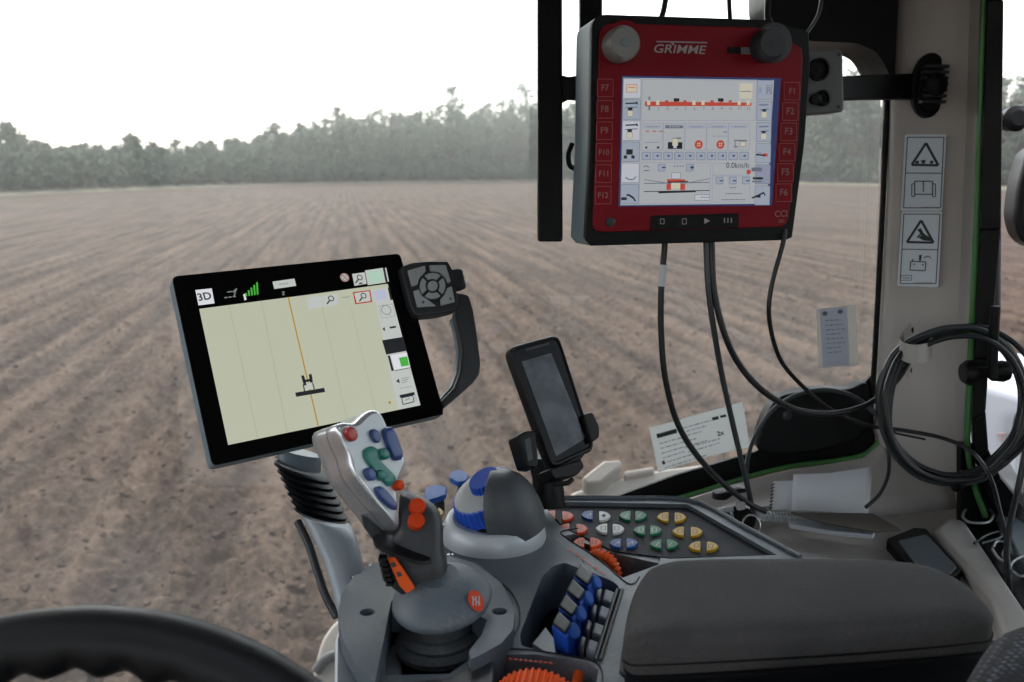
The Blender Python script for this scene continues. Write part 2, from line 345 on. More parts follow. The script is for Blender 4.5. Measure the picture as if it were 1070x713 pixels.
def tree_geo(mbT, mbC, base, h, style, dens=1.0):
    """tapered trunk with limbs into mbT, leaf clumps into mbC"""
    base = Vector(base); lean = Vector((random.uniform(-.04, .04), random.uniform(-.04, .04), 1)) * h
    tip = base + lean; r0 = h * .014 + .04
    mid = base + lean * .5 + Vector((random.uniform(-.2, .2), random.uniform(-.2, .2), 0))
    mbT.tube([base - Vector((0, 0, .3)), mid, tip], lambda t: r0 * (1 - .85 * t), BARK, n=6, sub=3)
    c0 = {'pine': .42, 'broad': .16, 'bare': .25}[style]; wid = h * {'pine': .20, 'broad': .27, 'bare': .22}[style]; cl = []
    nl = int({'pine': 16, 'broad': 22, 'bare': 18}[style] * dens)
    for i in range(nl):
        t = c0 + (1 - c0) * (i + random.random()) / nl; ang = random.uniform(0, 6.283)
        prof = {'pine': math.sin(min(1, (1.06 - t) / (1 - c0) * 1.5) * 1.57), 'broad': math.sin(min(1, max(.12, (1.04 - t) / (1 - c0) * 1.25)) * 1.57), 'bare': math.sin(min(1, (1.05 - t) * 1.6) * 1.57)}[style]
        L_ = wid * prof * random.uniform(.45, 1.15); a = base + lean * t; e = a + Vector((math.cos(ang) * L_, math.sin(ang) * L_, L_ * random.uniform(.1, .6)))
        mbT.tube([a, (a + e) / 2 + Vector((0, 0, -.05 * L_)), e], lambda t: r0 * .28 * (1 - .7 * t), BARK, n=4, sub=2)
        cl.append((e, .34 * wid + .25)); cl.append(((a + e) / 2, .28 * wid + .2))
    cl.append((tip, .2 * wid + .2))
    mt = TWIG if style == 'bare' else LEAF
    for c, r in cl:
        for k in range(int({'pine': 17, 'broad': 17, 'bare': 9}[style])):
            d = Vector((random.gauss(0, 1), random.gauss(0, 1), random.gauss(0, .62))); p = c + d * (r * .48)
            s = random.uniform(.17, .38) * (.75 if style == 'bare' else 1) * (.7 + h / 40); u = Vector((random.gauss(0, 1), random.gauss(0, 1), random.gauss(0, 1))).normalized(); v = u.orthogonal().normalized()
            mbC.poly([p - u * s, p + v * s * .7, p + u * s * 1.1, p - v * s * .6], mt)
PXH = [(-800, 150), (-60, 153), (0, 147), (60, 150), (120, 153), (200, 150), (260, 141), (330, 122), (400, 112), (460, 108), (520, 104), (600, 100), (700, 92), (800, 76), (860, 70), (920, 84), (1000, 80), (1090, 100), (1800, 100)]
def top_h(px):
    for (a, ya), (b, yb) in zip(PXH, PXH[1:]):
        if a <= px <= b: y = ya + (yb - ya) * (px - a) / (b - a); break
    else: y = 120
    return edge_dist(px) * (178 - y) / FPX * .985 + 2.6
def wood():
    mb = MB(); px = -640
    while px < 1500:
        seen = -75 < px < 1095
        if True:
            for depth, f in ((0, .72), (7, .88), (15, .98), (24, .80))[(0 if seen else 1):(4 if seen else 3)]:
                q = px + random.uniform(-7, 7); p = edge_pt(q, depth + random.uniform(0, 5)); h = top_h(q) * f * random.uniform(.86, 1.02)
                st = 'broad' if depth == 24 else random.choices(['pine', 'broad', 'bare'], [.46, .40, .14])[0]
                tree_geo(mb, mb, p, h, st, .9)
            for dd in ((-1.5, 1, 4, 20) if seen else (-1.5, 14)):   # undergrowth along the edge of the wood
                p = edge_pt(px + random.uniform(-6, 6), dd); tree_geo(mb, mb, p, random.uniform(2.5, 5) * (1 if dd < 9 else 1.6), 'broad', .6)
        px += 13.5 * 150 / edge_dist(px) * (.62 if seen else 1.1)
    o = mb.build('distant_wood', org=(0, 150, 0)); tag(o, 'hazy grey green wood of pines along the far edge of the field', 'wood', kind='stuff')
wood()
SPECIAL = [(8, 138, 'pine', 'dark pine at the left end of the wood beside a gap of sky'),
 (140, 146, 'broad', 'low rounded tree rising in the left half of the treeline'),
 (288, 134, 'broad', 'leafy tree standing above the wood over the left tablet screen'),
 (352, 118, 'pine', 'slim pine rising above the middle of the treeline'),
 (412, 108, 'bare', 'thin twiggy tree above the wood left of the two tallest pines'),
 (474, 97, 'pine', 'tall crooked pine topping the wood, left one of two'),
 (543, 93, 'pine', 'tall pine beside the black mounting bar, topping the wood'),
 (868, 62, 'bare', 'tall bare twiggy tree seen under the grey socket box arm'),
 (905, 74, 'pine', 'tall pine beside the beige pillar seen through the right of the windscreen'),
 (1062, 98, 'broad', 'leafy tree seen through the side window behind the mirror')]
for px, py, st, lb in SPECIAL:
    base = edge_pt(px, 2); h = (edge_dist(px) + 2) * (178 - py) / FPX + 2.6
    root = thing({'pine': 'pine_tree', 'broad': 'broadleaf_tree', 'bare': 'bare_tree'}[st], base, lb, 'tree', 'trees standing above the far wood')
    a, c = MB(), MB(); tree_geo(a, c, base, h, st, 1.25); a.build('trunk', root); c.build('crown', root)
vm = MB(); cols = list(range(-650, 1500, 30))
for a, b in zip(cols, cols[1:]):
    pa, pb, qa, qb = edge_pt(a, -7), edge_pt(b, -7), edge_pt(a, -1), edge_pt(b, -1); z = Vector((0, 0, .08)); z2 = Vector((0, 0, .5))
    vm.poly([pa + z * .2, pb + z * .2, qb + z2, qa + z2], mat('straw_grass', (.14, .125, .085), .9, var=.3, vscale=.8))
tag(vm.build('grass_verge'), 'pale straw coloured strip of grass along the foot of the wood', 'verge', kind='structure')

# haze
hz = MB(); hz.box((0, 130, 13), (330, 0, 0), (0, 190, 0), (0, 0, 15), 'white'); ho = hz.build('haze'); ho.data.materials.clear()
hm = bpy.data.materials.new('pale_air'); n_ = nodes(hm); vo = n_.nodes.new('ShaderNodeVolumePrincipled'); vo.inputs['Color'].default_value = (.97, .985, .96, 1); vo.inputs['Density'].default_value = .0004; vo.inputs['Anisotropy'].default_value = .2
n_.links.new(vo.outputs[0], n_.nodes.new('ShaderNodeOutputMaterial').inputs['Volume']); ho.data.materials.append(hm); tag(ho, 'pale damp air over the field', 'haze', kind='stuff')

# ------------------------------------------------------------------ cab shell
cab = thing('tractor_cab', (0, .4, 1.2), 'beige lined tractor cab with corner pillar, green window seals and dark roof panel', 'tractor cab')
SEAL = [(913, 451), (896, 467), (864, 474), (819, 480), (775, 491), (730, 505), (680, 521), (620, 550), (560, 595), (505, 665), (475, 760)]
YW = 1.30
sealw = [V(x, y, YW) for x, y in SEAL]
# windscreen pane
gm = bpy.data.materials.new('window_glass'); n_ = nodes(gm); N, L = n_.nodes, n_.links
out = N.new('ShaderNodeOutputMaterial'); tr = N.new('ShaderNodeBsdfTransparent'); gl = N.new('ShaderNodeBsdfGlossy'); gl.inputs['Roughness'].default_value = .02; fr = N.new('ShaderNodeFresnel'); fr.inputs[0].default_value = 1.48
mx = N.new('ShaderNodeMixShader'); tr.inputs[0].default_value = (.97, .985, .97, 1); L.new(fr.outputs[0], mx.inputs[0]); L.new(tr.outputs[0], mx.inputs[1]); L.new(gl.outputs[0], mx.inputs[2])
df = N.new('ShaderNodeBsdfTranslucent'); df.inputs[0].default_value = (.8, .8, .8, 1); mx2 = N.new('ShaderNodeMixShader')     # thin film of dust
tc = N.new('ShaderNodeTexCoord'); vz = N.new('ShaderNodeTexVoronoi'); vz.inputs['Scale'].default_value = 16; L.new(tc.outputs['Object'], vz.inputs['Vector'])
lt = N.new('ShaderNodeMapRange'); lt.inputs[1].default_value = .012; lt.inputs[2].default_value = .03; lt.inputs[3].default_value = .14; lt.inputs[4].default_value = .0; L.new(vz.outputs[0], lt.inputs[0])
nz = N.new('ShaderNodeTexNoise'); nz.inputs['Scale'].default_value = 3; nz.inputs['Detail'].default_value = 6; L.new(tc.outputs['Object'], nz.inputs['Vector'])
ml = N.new('ShaderNodeMapRange'); ml.inputs[1].default_value = .35; ml.inputs[2].default_value = .75; ml.inputs[3].default_value = .010; ml.inputs[4].default_value = .036; L.new(nz.outputs[0], ml.inputs[0])
ad = N.new('ShaderNodeMath'); ad.operation = 'MAXIMUM'; L.new(lt.outputs[0], ad.inputs[0]); L.new(ml.outputs[0], ad.inputs[1])
L.new(ad.outputs[0], mx2.inputs[0]); L.new(mx.outputs[0], mx2.inputs[1]); L.new(df.outputs[0], mx2.inputs[2]); L.new(mx2.outputs[0], out.inputs[0])
ZB, ZT = 2.6 - .95, 2.6 + .42
wp = [Vector((-1.5, YW, ZB)), Vector((-1.5, YW, ZT)), V(930, -190, YW), V(918, 250, YW)] + sealw
wp[-1].z = ZB
mb = MB(); mb.prism(wp, (0, .006, 0), gm); mb.build('windscreen', cab)
# dark ceramic band over the seal + wiper motor cover
mb = MB(); inner = [V(x, y, YW - .012) for x, y in [(908, 392), (900, 402), (880, 412), (842, 436), (788, 471), (745, 484), (707, 495), (640, 519), (575, 560), (500, 625), (440, 720)]]
for i in range(len(inner) - 1):
    a = [V(x, y + 10, YW - .012) for x, y in SEAL[i:i + 2]]; mb.prism([a[0], a[1], inner[i + 1], inner[i]], (0, -.006, 0), 'black')
mb.build('window_band', cab)
pc = Plane(V(850, 430, YW - .04), (0, -1, .1))
mb = MB(); mb.prism(rnd([pc.at(*p) for p in [(797, 440), (812, 415), (850, 407), (888, 408), (908, 398), (913, 440), (895, 462), (850, 474), (805, 476), (790, 470)]], .4), (0, .03, 0), 'black'); wc = mb.build('wiper_motor_cover', cab, bevel=.004)
mb = MB(); mb.lathe(pc.at(822, 434), pc.n, [(.007, -.002), (.007, .003), (.004, .004)], 'dgrey', n=16); mb.build('screw', wc)
mb = MB(); mb.tube([p + Vector((0, -.030, -.002)) for p in sealw], .0042, 'seal', n=8, sub=5); mb.build('window_seal', cab)
# beige sill below the seal, tray floor, kerb of the tray
lip = []; rows = [[], [], [], [], []]
SILL = [(930, 470), (913, 458), (896, 472), (864, 478), (819, 485), (775, 496), (730, 511), (680, 527), (620, 557), (560, 602)]
FLOOR = [(1010, 530), (985, 533), (940, 538), (900, 541), (850, 546), (800, 552), (750, 560), (700, 575), (640, 600), (570, 640)]
ZF = -.47
for (a, b), (c, d) in zip(SILL, FLOOR):
    A = V(a, b, YW - .01); B = H(c, d, ZF)
    rows[0].append(A + Vector((0, -.018, -.004))); rows[1].append(A + Vector((0, -.028, .0))); rows[2].append(A + Vector((0, -.05, -.012))); rows[3].append(B + Vector((0, .015, .025))); rows[4].append(B)
mb = MB(); mb.loft(rows, 'beige', closed=False, cap=False); sl = mb.build('window_sill', cab); so_ = sl.modifiers.new('solid', 'SOLIDIFY'); so_.thickness = .012; so_.offset = -1
fl = [H(*p, ZF) for p in FLOOR] + [Vector((-.1, .45, 2.6 + ZF)), Vector((.62, .45, 2.6 + ZF))]
mb = MB(); mb.prism(fl, (0, 0, -.03), 'beige'); mb.build('tray_floor', cab)
# floor, rear wall, roof
mb = MB(); mb.box((-.35, .02, 1.1), (1.15, 0, 0), (0, 1.25, 0), (0, 0, .03), 'rubber'); mb.build('floor_mat', cab)
mb = MB()
for c, hx, hy in (((-.35, .835), 1.2, .535), ((-.35, -1.21), 1.2, .06), ((-1.375, -.425), .175, .725), ((.675, -.425), .175, .725)):
    mb.box((c[0], c[1], 2.6 + .47), (hx, 0, 0), (0, hy, 0), (0, 0, .045), 'liner')
rf = mb.build('roof', cab)
mb = MB(); mb.box((-.35, -.425, 2.6 + .50), (.85, 0, 0), (0, .725, 0), (0, 0, .003), gm); mb.build('added_light_pane', rf)  # unseen roof opening, added to let light down onto the console
mb = MB(); mb.box((-.35, -1.15, 1.65), (1.15, 0, 0), (0, .03, 0), (0, 0, .42), 'beige'); mb.build('rear_wall', cab, bevel=.01)
for x, y in ((-1.5, 1.28), (-1.5, -1.15), (.8, -1.15)):
    mb = MB(); mb.box((x, y, 2.1), (.05, 0, 0), (0, .05, 0), (0, 0, 1.0), 'beige' if y > 0 else 'dgrey'); mb.build('pillar', cab, bevel=.012)
mb = MB(); mb.box((.42, .35, 1.6), (.2, 0, 0), (0, .5, 0), (0, 0, .48), 'dgrey'); mb.build('side_cabinet', cab, bevel=.01)
# corner pillar
rowsp = []
for py, l, r in ((-190, 935, 1033), (0, 931, 1027), (100, 928, 1024), (200, 925, 1020), (300, 920, 1016), (400, 915, 1012), (450, 912, 1010), (505, 930, 1008), (548, 950, 1006)):
    rowsp.append([V(l + (r - l) * t, py, y) for t, y in ((0, 1.33), (0, 1.285), (.04, 1.262), (.12, 1.247), (.18, 1.243), (.5, 1.2243), (.8, 1.2068), (.86, 1.203), (.94, 1.17), (1.0, 1.13), (1, 1.3))])
mb = MB(); mb.loft(rowsp, 'beige'); mb.build('pillar', cab)
# seam where the pillar meets the lower trim
mb = MB(); mb.tube([V(x, y, 1.222) for x, y in ((931, 452), (960, 458), (990, 464), (1007, 467))], .0016, 'dgrey', n=6); mb.build('trim_seam', cab)
# edge seal between windscreen and pillar
mb = MB(); mb.tube([V(x, y, 1.275) for x, y in ((934, -190), (930, 0), (927, 100), (923, 200), (918, 300), (913, 390), (909, 440))], .0042, 'black', n=8); mb.build('window_seal', cab)
# door side: green seal, black frame, sill of the side window
gs = [(1036, -190), (1028, 0), (1024, 120), (1020, 240), (1014, 375), (1011, 440), (1012, 475), (1019, 510), (1030, 540)]
mb = MB(); mb.tube([V(x, y, 1.12) for x, y in gs], .0042, 'seal', n=8); mb.build('door_seal', cab)
fo = [(1037, -190), (1031, 0), (1024, 240), (1018, 375), (1016, 440), (1018, 480), (1032, 520), (1100, 610)]
fi = [(1055, -190), (1049, 0), (1046, 240), (1034, 375), (1030, 430), (1033, 470), (1046, 500), (1110, 580)]
mb = MB()
for i in range(len(fo) - 1):
    mb.prism([V(*fo[i], 1.11), V(*fo[i + 1], 1.11), V(*fi[i + 1], 1.10), V(*fi[i], 1.10)], (.012, .03, 0), 'black')
mb.build('door_frame', cab, bevel=.002)
mb = MB(); mb.prism([V(x, y, 1.128) for x, y in [(1004, 464), (1017, 464), (1021, 498), (1048, 522), (1120, 610), (1120, 700), (1004, 580)]], (0, .012, 0), 'black'); mb.build('frame_foot', cab)
kb = [H(*p, ZF + .018) for p in [(975, 552), (990, 540), (1009, 543), (1075, 640), (1100, 690), (1060, 690), (1035, 622)]]
mb = MB(); mb.prism(kb, (0, 0, -.05), 'beige'); mb.build('tray_kerb', cab, bevel=.008, seg=3)
ch = [H(*p, ZF + .005) for p in [(1004, 486), (1050, 474), (1140, 620), (1140, 720), (1075, 645), (1009, 546)]]
mb = MB(); mb.prism(ch, (0, 0, -.05), 'black'); mb.build('cable_channel', cab, bevel=.003)
dp = [H(*p, ZF + .02) for p in [(1028, 505), (1048, 500), (1120, 585), (1120, 640), (1066, 585)]]
mb = MB(); mb.prism(dp, (0, 0, -.06), 'steelb'); mb.build('door_sill', cab, bevel=.004)
gp = Plane(V(1040, 300, 1.13), (-1, -.02, 0))
sx = V(1040, 300, 1.13).x + .045
mb = MB(); mb.prism([Vector((sx, 1.12, ZT)), Vector((sx, 1.12, 2.6 - .45)), Vector((sx, -1.1, 2.6 - .45)), Vector((sx, -1.1, ZT))], (.005, 0, 0), gm); mb.build('side_window', cab)
mb = MB(); mb.box((sx, 0, 1.62), (.03, 0, 0), (0, 1.1, 0), (0, 0, .5), 'steelb'); mb.build('door_panel', cab, bevel=.01)
# pocket insert in the tray
mb = MB(); mb.prism(rnd([H(*p, ZF + .012) for p in [(925, 563), (955, 551), (968, 552), (1006, 596), (990, 606), (948, 588)]], .15), (0, 0, -.02), 'black'); pk = mb.build('tray_pocket', cab, bevel=.003)
mb = MB(); mb.prism(rnd([H(*p, ZF + .0135) for p in [(938, 565), (968, 558), (1000, 592), (992, 600), (957, 590)]], .12), (0, 0, -.006), 'bluegrey'); mb.build('insert', pk, bevel=.001)
# dark roof console above the right of the windscreen
rc = Plane(P(870, 20, 1.16), (0, -1, -.05))
mb = MB(); mb.prism(rnd([rc.at(*p) for p in [(801, -120), (801, 8), (812, 30), (842, 43), (895, 45), (916, 54), (927, 72), (934, 95), (945, -120)]], .35, 5), (0, .09, 0), 'black'); mb.build('roof_console', cab, bevel=.004)
# plate on the pillar that carries the cable clip
pp = Plane(V(957, 365, 1.232), (-.1, -1, 0))
mb = MB(); mb.prism(rnd([pp.at(*p) for p in [(944, 347), (950, 336), (964, 336), (971, 347), (970, 388), (963, 397), (949, 397), (943, 388)]], .4), (0, .01, 0), 'beige')
mb.lathe(pp.at(957, 345), pp.n, [(.0065, 0), (.0065, .0012), (.003, .0015)], 'black', n=14); mb.lathe(pp.at(956, 387), pp.n, [(.0065, 0), (.0065, .0012), (.003, .0015)], 'black', n=14); mb.build('clip_plate', cab)
# side window latch
mb = MB(); mb.lathe(V(1006, 390, 1.09), (1, 0, .05), [(.012, 0), (.016, .006), (.016, .012), (.008, .016), (.007, .034), (.012, .036), (.014, .05), (.012, .056)], 'black', n=20)
mb.tube([V(1037, 395, 1.08), V(1038, 360, 1.08), V(1040, 320, 1.08)], .006, 'black'); mb.build('window_latch', cab)

# ------------------------------------------------------------------ things outside the cab
def outside():
    m1 = thing('mudguard', P(640, 520, 2.0), 'dusty beige mudguard outside the windscreen below the phone holder', 'mudguard')
    pl = Plane(P(640, 505, 2.0), (.15, -.75, .65))
    mb = MB(); mb.prism([pl.at(*p) for p in [(540, 560), (575, 530), (600, 512), (640, 500), (690, 489), (760, 480), (760, 560)]], (0, .02, -.06), 'dust'); mb.build('shield', m1, bevel=.012, seg=3)
    mb = MB(); mb.prism([pl.at(x, y, .03) for x, y in [(608, 499), (631, 481), (649, 480), (650, 486), (628, 504), (614, 505)]], (0, .02, -.05), 'dust'); mb.build('step', m1, bevel=.01, seg=3)
    mb = MB(); mb.prism([pl.at(x, y, .012) for x, y in [(652, 492), (684, 487), (684, 492), (652, 498)]], (0, .01, -.03), 'dust'); mb.build('rib', m1, bevel=.005)
    m2 = thing('mudguard', P(350, 720, 1.9), 'pale dusty rounded mudguard outside left of the grey armrest console', 'mudguard')
    pl = Plane(P(350, 690, 1.9), (-.2, -.8, .55))
    mb = MB(); mb.prism(rnd([pl.at(*p) for p in [(318, 740), (326, 700), (334, 668), (350, 646), (380, 640), (470, 640), (470, 760), (318, 760)]], .4), (.02, .05, -.05), 'dust'); mb.build('shield', m2, bevel=.015, seg=3)
    mb = MB(); mb.tube([pl.at(x, y, .008) for x, y in [(330, 702), (340, 690), (352, 684), (370, 682)]], .012, 'dgrey'); mb.build('lip', m2)
    t = thing('tank', P(1065, 520, 1.9), 'white plastic tank with a small faint red mark outside the side window', 'tank')
    pl = Plane(P(1060, 450, 1.9), (-.35, -.93, .05))
    mb = MB(); mb.prism([pl.at(*p) for p in [(1018, 398), (1034, 401), (1070, 411), (1140, 420), (1150, 545), (1050, 520), (1010, 500)]], (.15, .5, 0), 'white'); mb.build('body', t, bevel=.03, seg=4)
    mb = MB(); mb.prism([pl.at(x, y, .002) for x, y in [(1042, 453), (1052, 453), (1052, 455), (1048, 455), (1048, 461), (1046, 461), (1046, 455), (1042, 455)]], (0, .004, 0), mat('faded_red_mark', (.70, .48, .45), .5)); mb.build('mark', t)
    mb = MB(); mb.tube([pl.at(x, y, .02) for x, y in [(1058, 466), (1060, 445), (1064, 432), (1068, 440), (1064, 466)]], .004, 'dgrey'); mb.build('hook', t)
    r = thing('wing_mirror', P(1060, 125, 1.42), 'black wing mirror with jointed arm outside the side window', 'mirror')
    mb = MB(); mb.tube([P(1030, 126, 1.4), P(1048, 125, 1.4), P(1062, 118, 1.42), P(1110, 112, 1.45)], .011, 'black'); mb.lathe(P(1062, 124, 1.385), (0, -1, .05), [(.018, -.02), (.02, 0), (.012, .008), (.005, .008)], 'black', n=18); mb.build('arm', r)
    pl = Plane(P(1075, 205, 1.42), (-.2, -1, 0))
    mb = MB(); mb.prism(rnd([pl.at(*p) for p in [(1064, 195), (1074, 160), (1092, 148), (1150, 146), (1150, 262), (1082, 262), (1066, 250), (1060, 228)]], .4, 5), (.01, .06, 0), 'black'); mb.build('shell', r, bevel=.012, seg=3)
    mb = MB(); mb.tube([P(1042, 126, 1.4), P(1041, 200, 1.38), P(1040, 330, 1.3)], .007, 'black'); mb.build('stay', r)
outside()

# ------------------------------------------------------------------ armrest console
Z0 = -.36
def h0(x, y, dz=0): return H(x, y, Z0 + dz)
def carve(ob, cutters):
    for c in cutters:
        m = ob.modifiers.new('cut', 'BOOLEAN'); m.operation = 'DIFFERENCE'; m.object = c; m.solver = 'EXACT'
    dg = bpy.context.evaluated_depsgraph_get(); dg.update(); me = bpy.data.meshes.new_from_object(ob.evaluated_get(dg)); ob.modifiers.clear(); old = ob.data; ob.data = me; bpy.data.meshes.remove(old)
    for c in cutters: d = c.data; bpy.data.objects.remove(c); bpy.data.meshes.remove(d)
con = thing('armrest_console', h0(600, 640, -.2), 'grey tractor armrest console with coloured push buttons, blue levers and dark padded cushion', 'armrest')
BODY = [(352, 760), (353, 668), (366, 625), (420, 578), (450, 556), (470, 540), (545, 521), (562, 518), (722, 522), (834, 580), (900, 620), (1070, 680), (1070, 790), (700, 830), (400, 800)]
mb = MB(); mb.prism([h0(*p) for p in BODY], (0, 0, -.15), 'grey'); body = mb.build('body', con)
def cutter(pts, up, down):
    m = MB(); m.prism([h0(x, y) + Vector((0, 0, up)) for x, y in pts], (0, 0, -(up + down)), 'dgrey'); return m.build('cut', con)
PANEL = [(566, 524), (718, 527), (812, 580), (700, 584), (640, 577), (585, 550)]
BAY = [(577, 592), (590, 588), (651, 611), (625, 693), (560, 679), (545, 675), (543, 664), (566, 603)]
WELL = [(514, 690), (520, 684), (560, 684), (615, 692), (625, 700), (618, 760), (514, 760)]
WELL2 = [(590, 560), (600, 558), (640, 572), (690, 583), (688, 590), (650, 604)]
carve(body, [cutter(pts, .02, d) for pts, d in ((PANEL, .006), (WELL2, .03), (WELL, .05))])
bc = MB(); bc.prism([p + Vector((0, 0, .02)) for p in rnd([h0(*p) for p in BAY], .3, 4)], (0, 0, -.065), 'dgrey'); carve(body, [bc.build('cut', con)])
carve(body, [cutter([(403, 706), (401, 650), (420, 628), (450, 622), (505, 636), (512, 660), (500, 682), (470, 704)], .02, .04)])
b = body.modifiers.new('bevel', 'BEVEL'); b.width = .003; b.segments = 3; b.limit_method = 'ANGLE'; b.angle_limit = math.radians(45)
body.data.set_sharp_from_angle(angle=math.radians(40))
# dark fascia in the recess for the buttons
mb = MB(); mb.prism([H(x, y, Z0 - .0045) for x, y in [(568, 526), (717, 528.5), (806, 580), (700, 583), (642, 576), (587, 550)]], (0, 0, -.003), 'panel'); fas = mb.build('button_panel', con)
mb = MB(); mb.prism([H(x, y, Z0 - .028) for x, y in WELL2], (0, 0, -.003), 'black'); mb.prism([H(x, y, Z0 - .043) for x, y in BAY], (0, 0, -.001), 'black'); mb.prism([H(x, y, Z0 - .048) for x, y in [(512, 680), (630, 690), (630, 770), (512, 770)]], (0, 0, -.001), 'black'); mb.build('well_lining', con)
# ridge round the panel
mb = MB(); mb.tube([h0(x, y, .001) for x, y in [(560, 520.5), (640, 520.5), (722, 523.5), (780, 552), (836, 582)]], .0028, 'grey', n=8); mb.build('panel_rim', con)
BT = [('redb', (575.4, 537.8), (592.5, 538.8), ' i'), ('bluewhite', (614.5, 537.8), (631, 538.8), ''), ('greenb', (654, 538.4), (669, 538.4), ''), ('yellow', (693.6, 539.8), (710, 540.2), 'o'),
      ('redb', (590, 551.7), (607.3, 552.1), ''), ('whiteb', (629.5, 551.7), (645.3, 552.1), 'o'), ('greenb', (669, 553.6), (684.4, 553.6), 'o'), ('yellow', (709.7, 554.8), (727, 555.2), 'o'),
      ('orange', (605.6, 566.5), (621.7, 566.5), 'o'), ('blueb', (644, 567.2), (659.7, 567.2), 't'), ('greenb', (686.4, 568.2), (701.8, 568.2), ''), ('yellow', (727, 570.2), (743.6, 570.6), 'o')]
fp = Plane(H(650, 550, Z0 - .0018), (0, 0, 1))
def half(cx, cy, sgn):
    pts = [(-8 * sgn, 0), (-4.5 * sgn, -3.4), (-.5 * sgn, -5.0), (5 * sgn, -5.8), (6 * sgn, -5.2), (6 * sgn, 5.2), (5 * sgn, 5.8), (-.5 * sgn, 5.0), (-4.5 * sgn, 3.4)]
    return [fp.at(cx + x * .88, cy + y * .86) for x, y in pts]
for c, a, b_, g in BT:
    for k, (cx, cy_) in enumerate((a, b_)):
        col = {'bluewhite': ('blueb', 'whiteb')[k]}.get(c, c)
        mb = MB(); mb.prism(half(cx + (1 if k == 0 else -1) * -.3, cy_, 1 if k == 0 else -1), (0, 0, -.006), col)
        # printed symbol of each button
        dark = 'ink' if col in ('yellow', 'whiteb', 'redb', 'orange') else 'lettergrey'; gx = cx + (1 if k == 0 else -1) * .8
        if g in ('o',) and col != 'redb':
            frame(mb, fp, [(gx - 2.2, cy_ - 1.9), (gx + 2.2, cy_ - 1.9), (gx + 2.2, cy_ + 1.9), (gx - 2.2, cy_ + 1.9)], .0006, dark, .0003)
        elif g == 't' or col == 'blueb':
            line(mb, fp, (gx - 2.4, cy_ + 1.8), (gx + 2, cy_ - 1.6), .0006, dark, .0003); line(mb, fp, (gx + 2, cy_ + 1), (gx + 2, cy_ - 1.8), .0006, dark, .0003)
        elif col == 'whiteb':
            mb.poly([fp.at(gx - 2, cy_, .0003), fp.at(gx + 1, cy_ + 2, .0003), fp.at(gx + 3, cy_, .0003), fp.at(gx + 1, cy_ - 2, .0003)][::1], 'ink')
        else:
            line(mb, fp, (gx - 1.6, cy_ + 1.6), (gx + 1.6, cy_ - 1.6), .0006, dark, .0003); line(mb, fp, (gx - 2.2, cy_ + 2), (gx + 2.2, cy_ + 2), .0005, dark, .0003)
        mb.build('button', con, bevel=.0009, seg=2, org=None)
# thumb wheels
def ribbed(o, ax, r, w_, n, mt, name, parent, depth=.0018, rows=1):
    ax = Vector(ax).normalized(); x = ax.orthogonal().normalized(); y = ax.cross(x); rings = []
    for h, s in ((-w_ / 2, .9), (-w_ / 2 + .0015, 1), (w_ / 2 - .0015, 1), (w_ / 2, .9)):
        ring = []
        for i in range(n * 4):
            rr = r * s - (depth if i % 4 in (0, 3) else 0); a = 2 * math.pi * i / (n * 4); ring.append(o + ax * h + (x * math.cos(a) + y * math.sin(a)) * rr)
        rings.append(ring)
    m = MB(); m.loft(rings, mt, smooth=False); return m.build(name, parent)
wc_ = H(560, 752, Z0 - .013)
ribbed(wc_, (.18, .98, .1), .034, .024, 46, 'orange', 'thumb_wheel', con)
ribbed(H(629, 596, Z0 - .016), (.62, .78, .05), .0205, .010, 26, 'orange', 'thumb_wheel', con)
mb = MB(); mb.lathe(H(603, 712, Z0 - .012), (.18, .98, .1), [(.004, -.008), (.004, .008)], 'orange', n=14); mb.build('wheel_stop', con)
# red markings beside the wheels
tp = Plane(h0(560, 690, .0008), (0, 0, 1)); mb = MB()
for k in range(9): line(mb, tp, (532 + k * 5.2, 688.2 + k * .55), (535.5 + k * 5.2, 688.6 + k * .55), .0022, 'redb', 0)
mb.build('scale_marks', con); mb = MB()
for k in range(6): line(mb, tp, (594 + k * 6.6, 573.5 + k * 4.6), (598.5 + k * 6.6, 576.6 + k * 4.6), .002, 'redb', 0)
mb.build('scale_marks', con)
# levers and rockers in the bay
for i, capm in enumerate(('dgrey', 'dgrey', 'dgrey', 'dgrey')):
    ox, oy = [(587, 651), (594, 633), (601.5, 617), (610, 600.5)][i]; zt = .016
    def L_(pts, dz): return [h0(ox + x, oy + y, dz) for x, y in pts]
    mb = MB(); base = [(-11, 3), (-3, -12), (12, 3), (5, 15)]
    top = L_(base, zt - .004); bot = [p + Vector((.006, .004, -.045)) for p in top]; mb.loft([bot, top], 'blue', smooth=False); lv = mb.build('lever', con, bevel=.0015)
    mb = MB(); mb.loft([L_([(-10.5, 2), (-3, -12), (11, 1), (4, 12.5)], zt - .004), L_([(-9, 0), (-3, -12.5), (9.5, 0), (3.5, 10)], zt + .006)], 'dgrey', smooth=False); mb.build('cap', lv, bevel=.0018, seg=3)
    mb = MB(); mb.lathe(h0(ox + 13, oy + 8, zt - .006), (.75, -.35, .6), [(.0062, -.003), (.0066, 0), (.0055, .002)], 'lblue', n=20); mb.build('finger_plate', lv, bevel=.0008)
RK = [(626, 618), (621, 635), (615, 652), (609, 669)], [(636, 622), (631, 639), (625, 656.5), (619, 674)]
for colm in RK:
    for x, y in colm:
        left = colm is RK[0]; sh = [(-2, -6.4), (3.8, -3), (1, 8), (-4, 4.6)] if left else [(-4, -7.6), (7.6, -3), (3.2, 8.6), (-6.8, 4)]
        mb = MB(); mb.prism([h0(x + a, y + b_, .002) for a, b_ in sh], (0, 0, -.022), 'keyd' if left else 'grey'); mb.build('rocker', con, bevel=.002, seg=3)
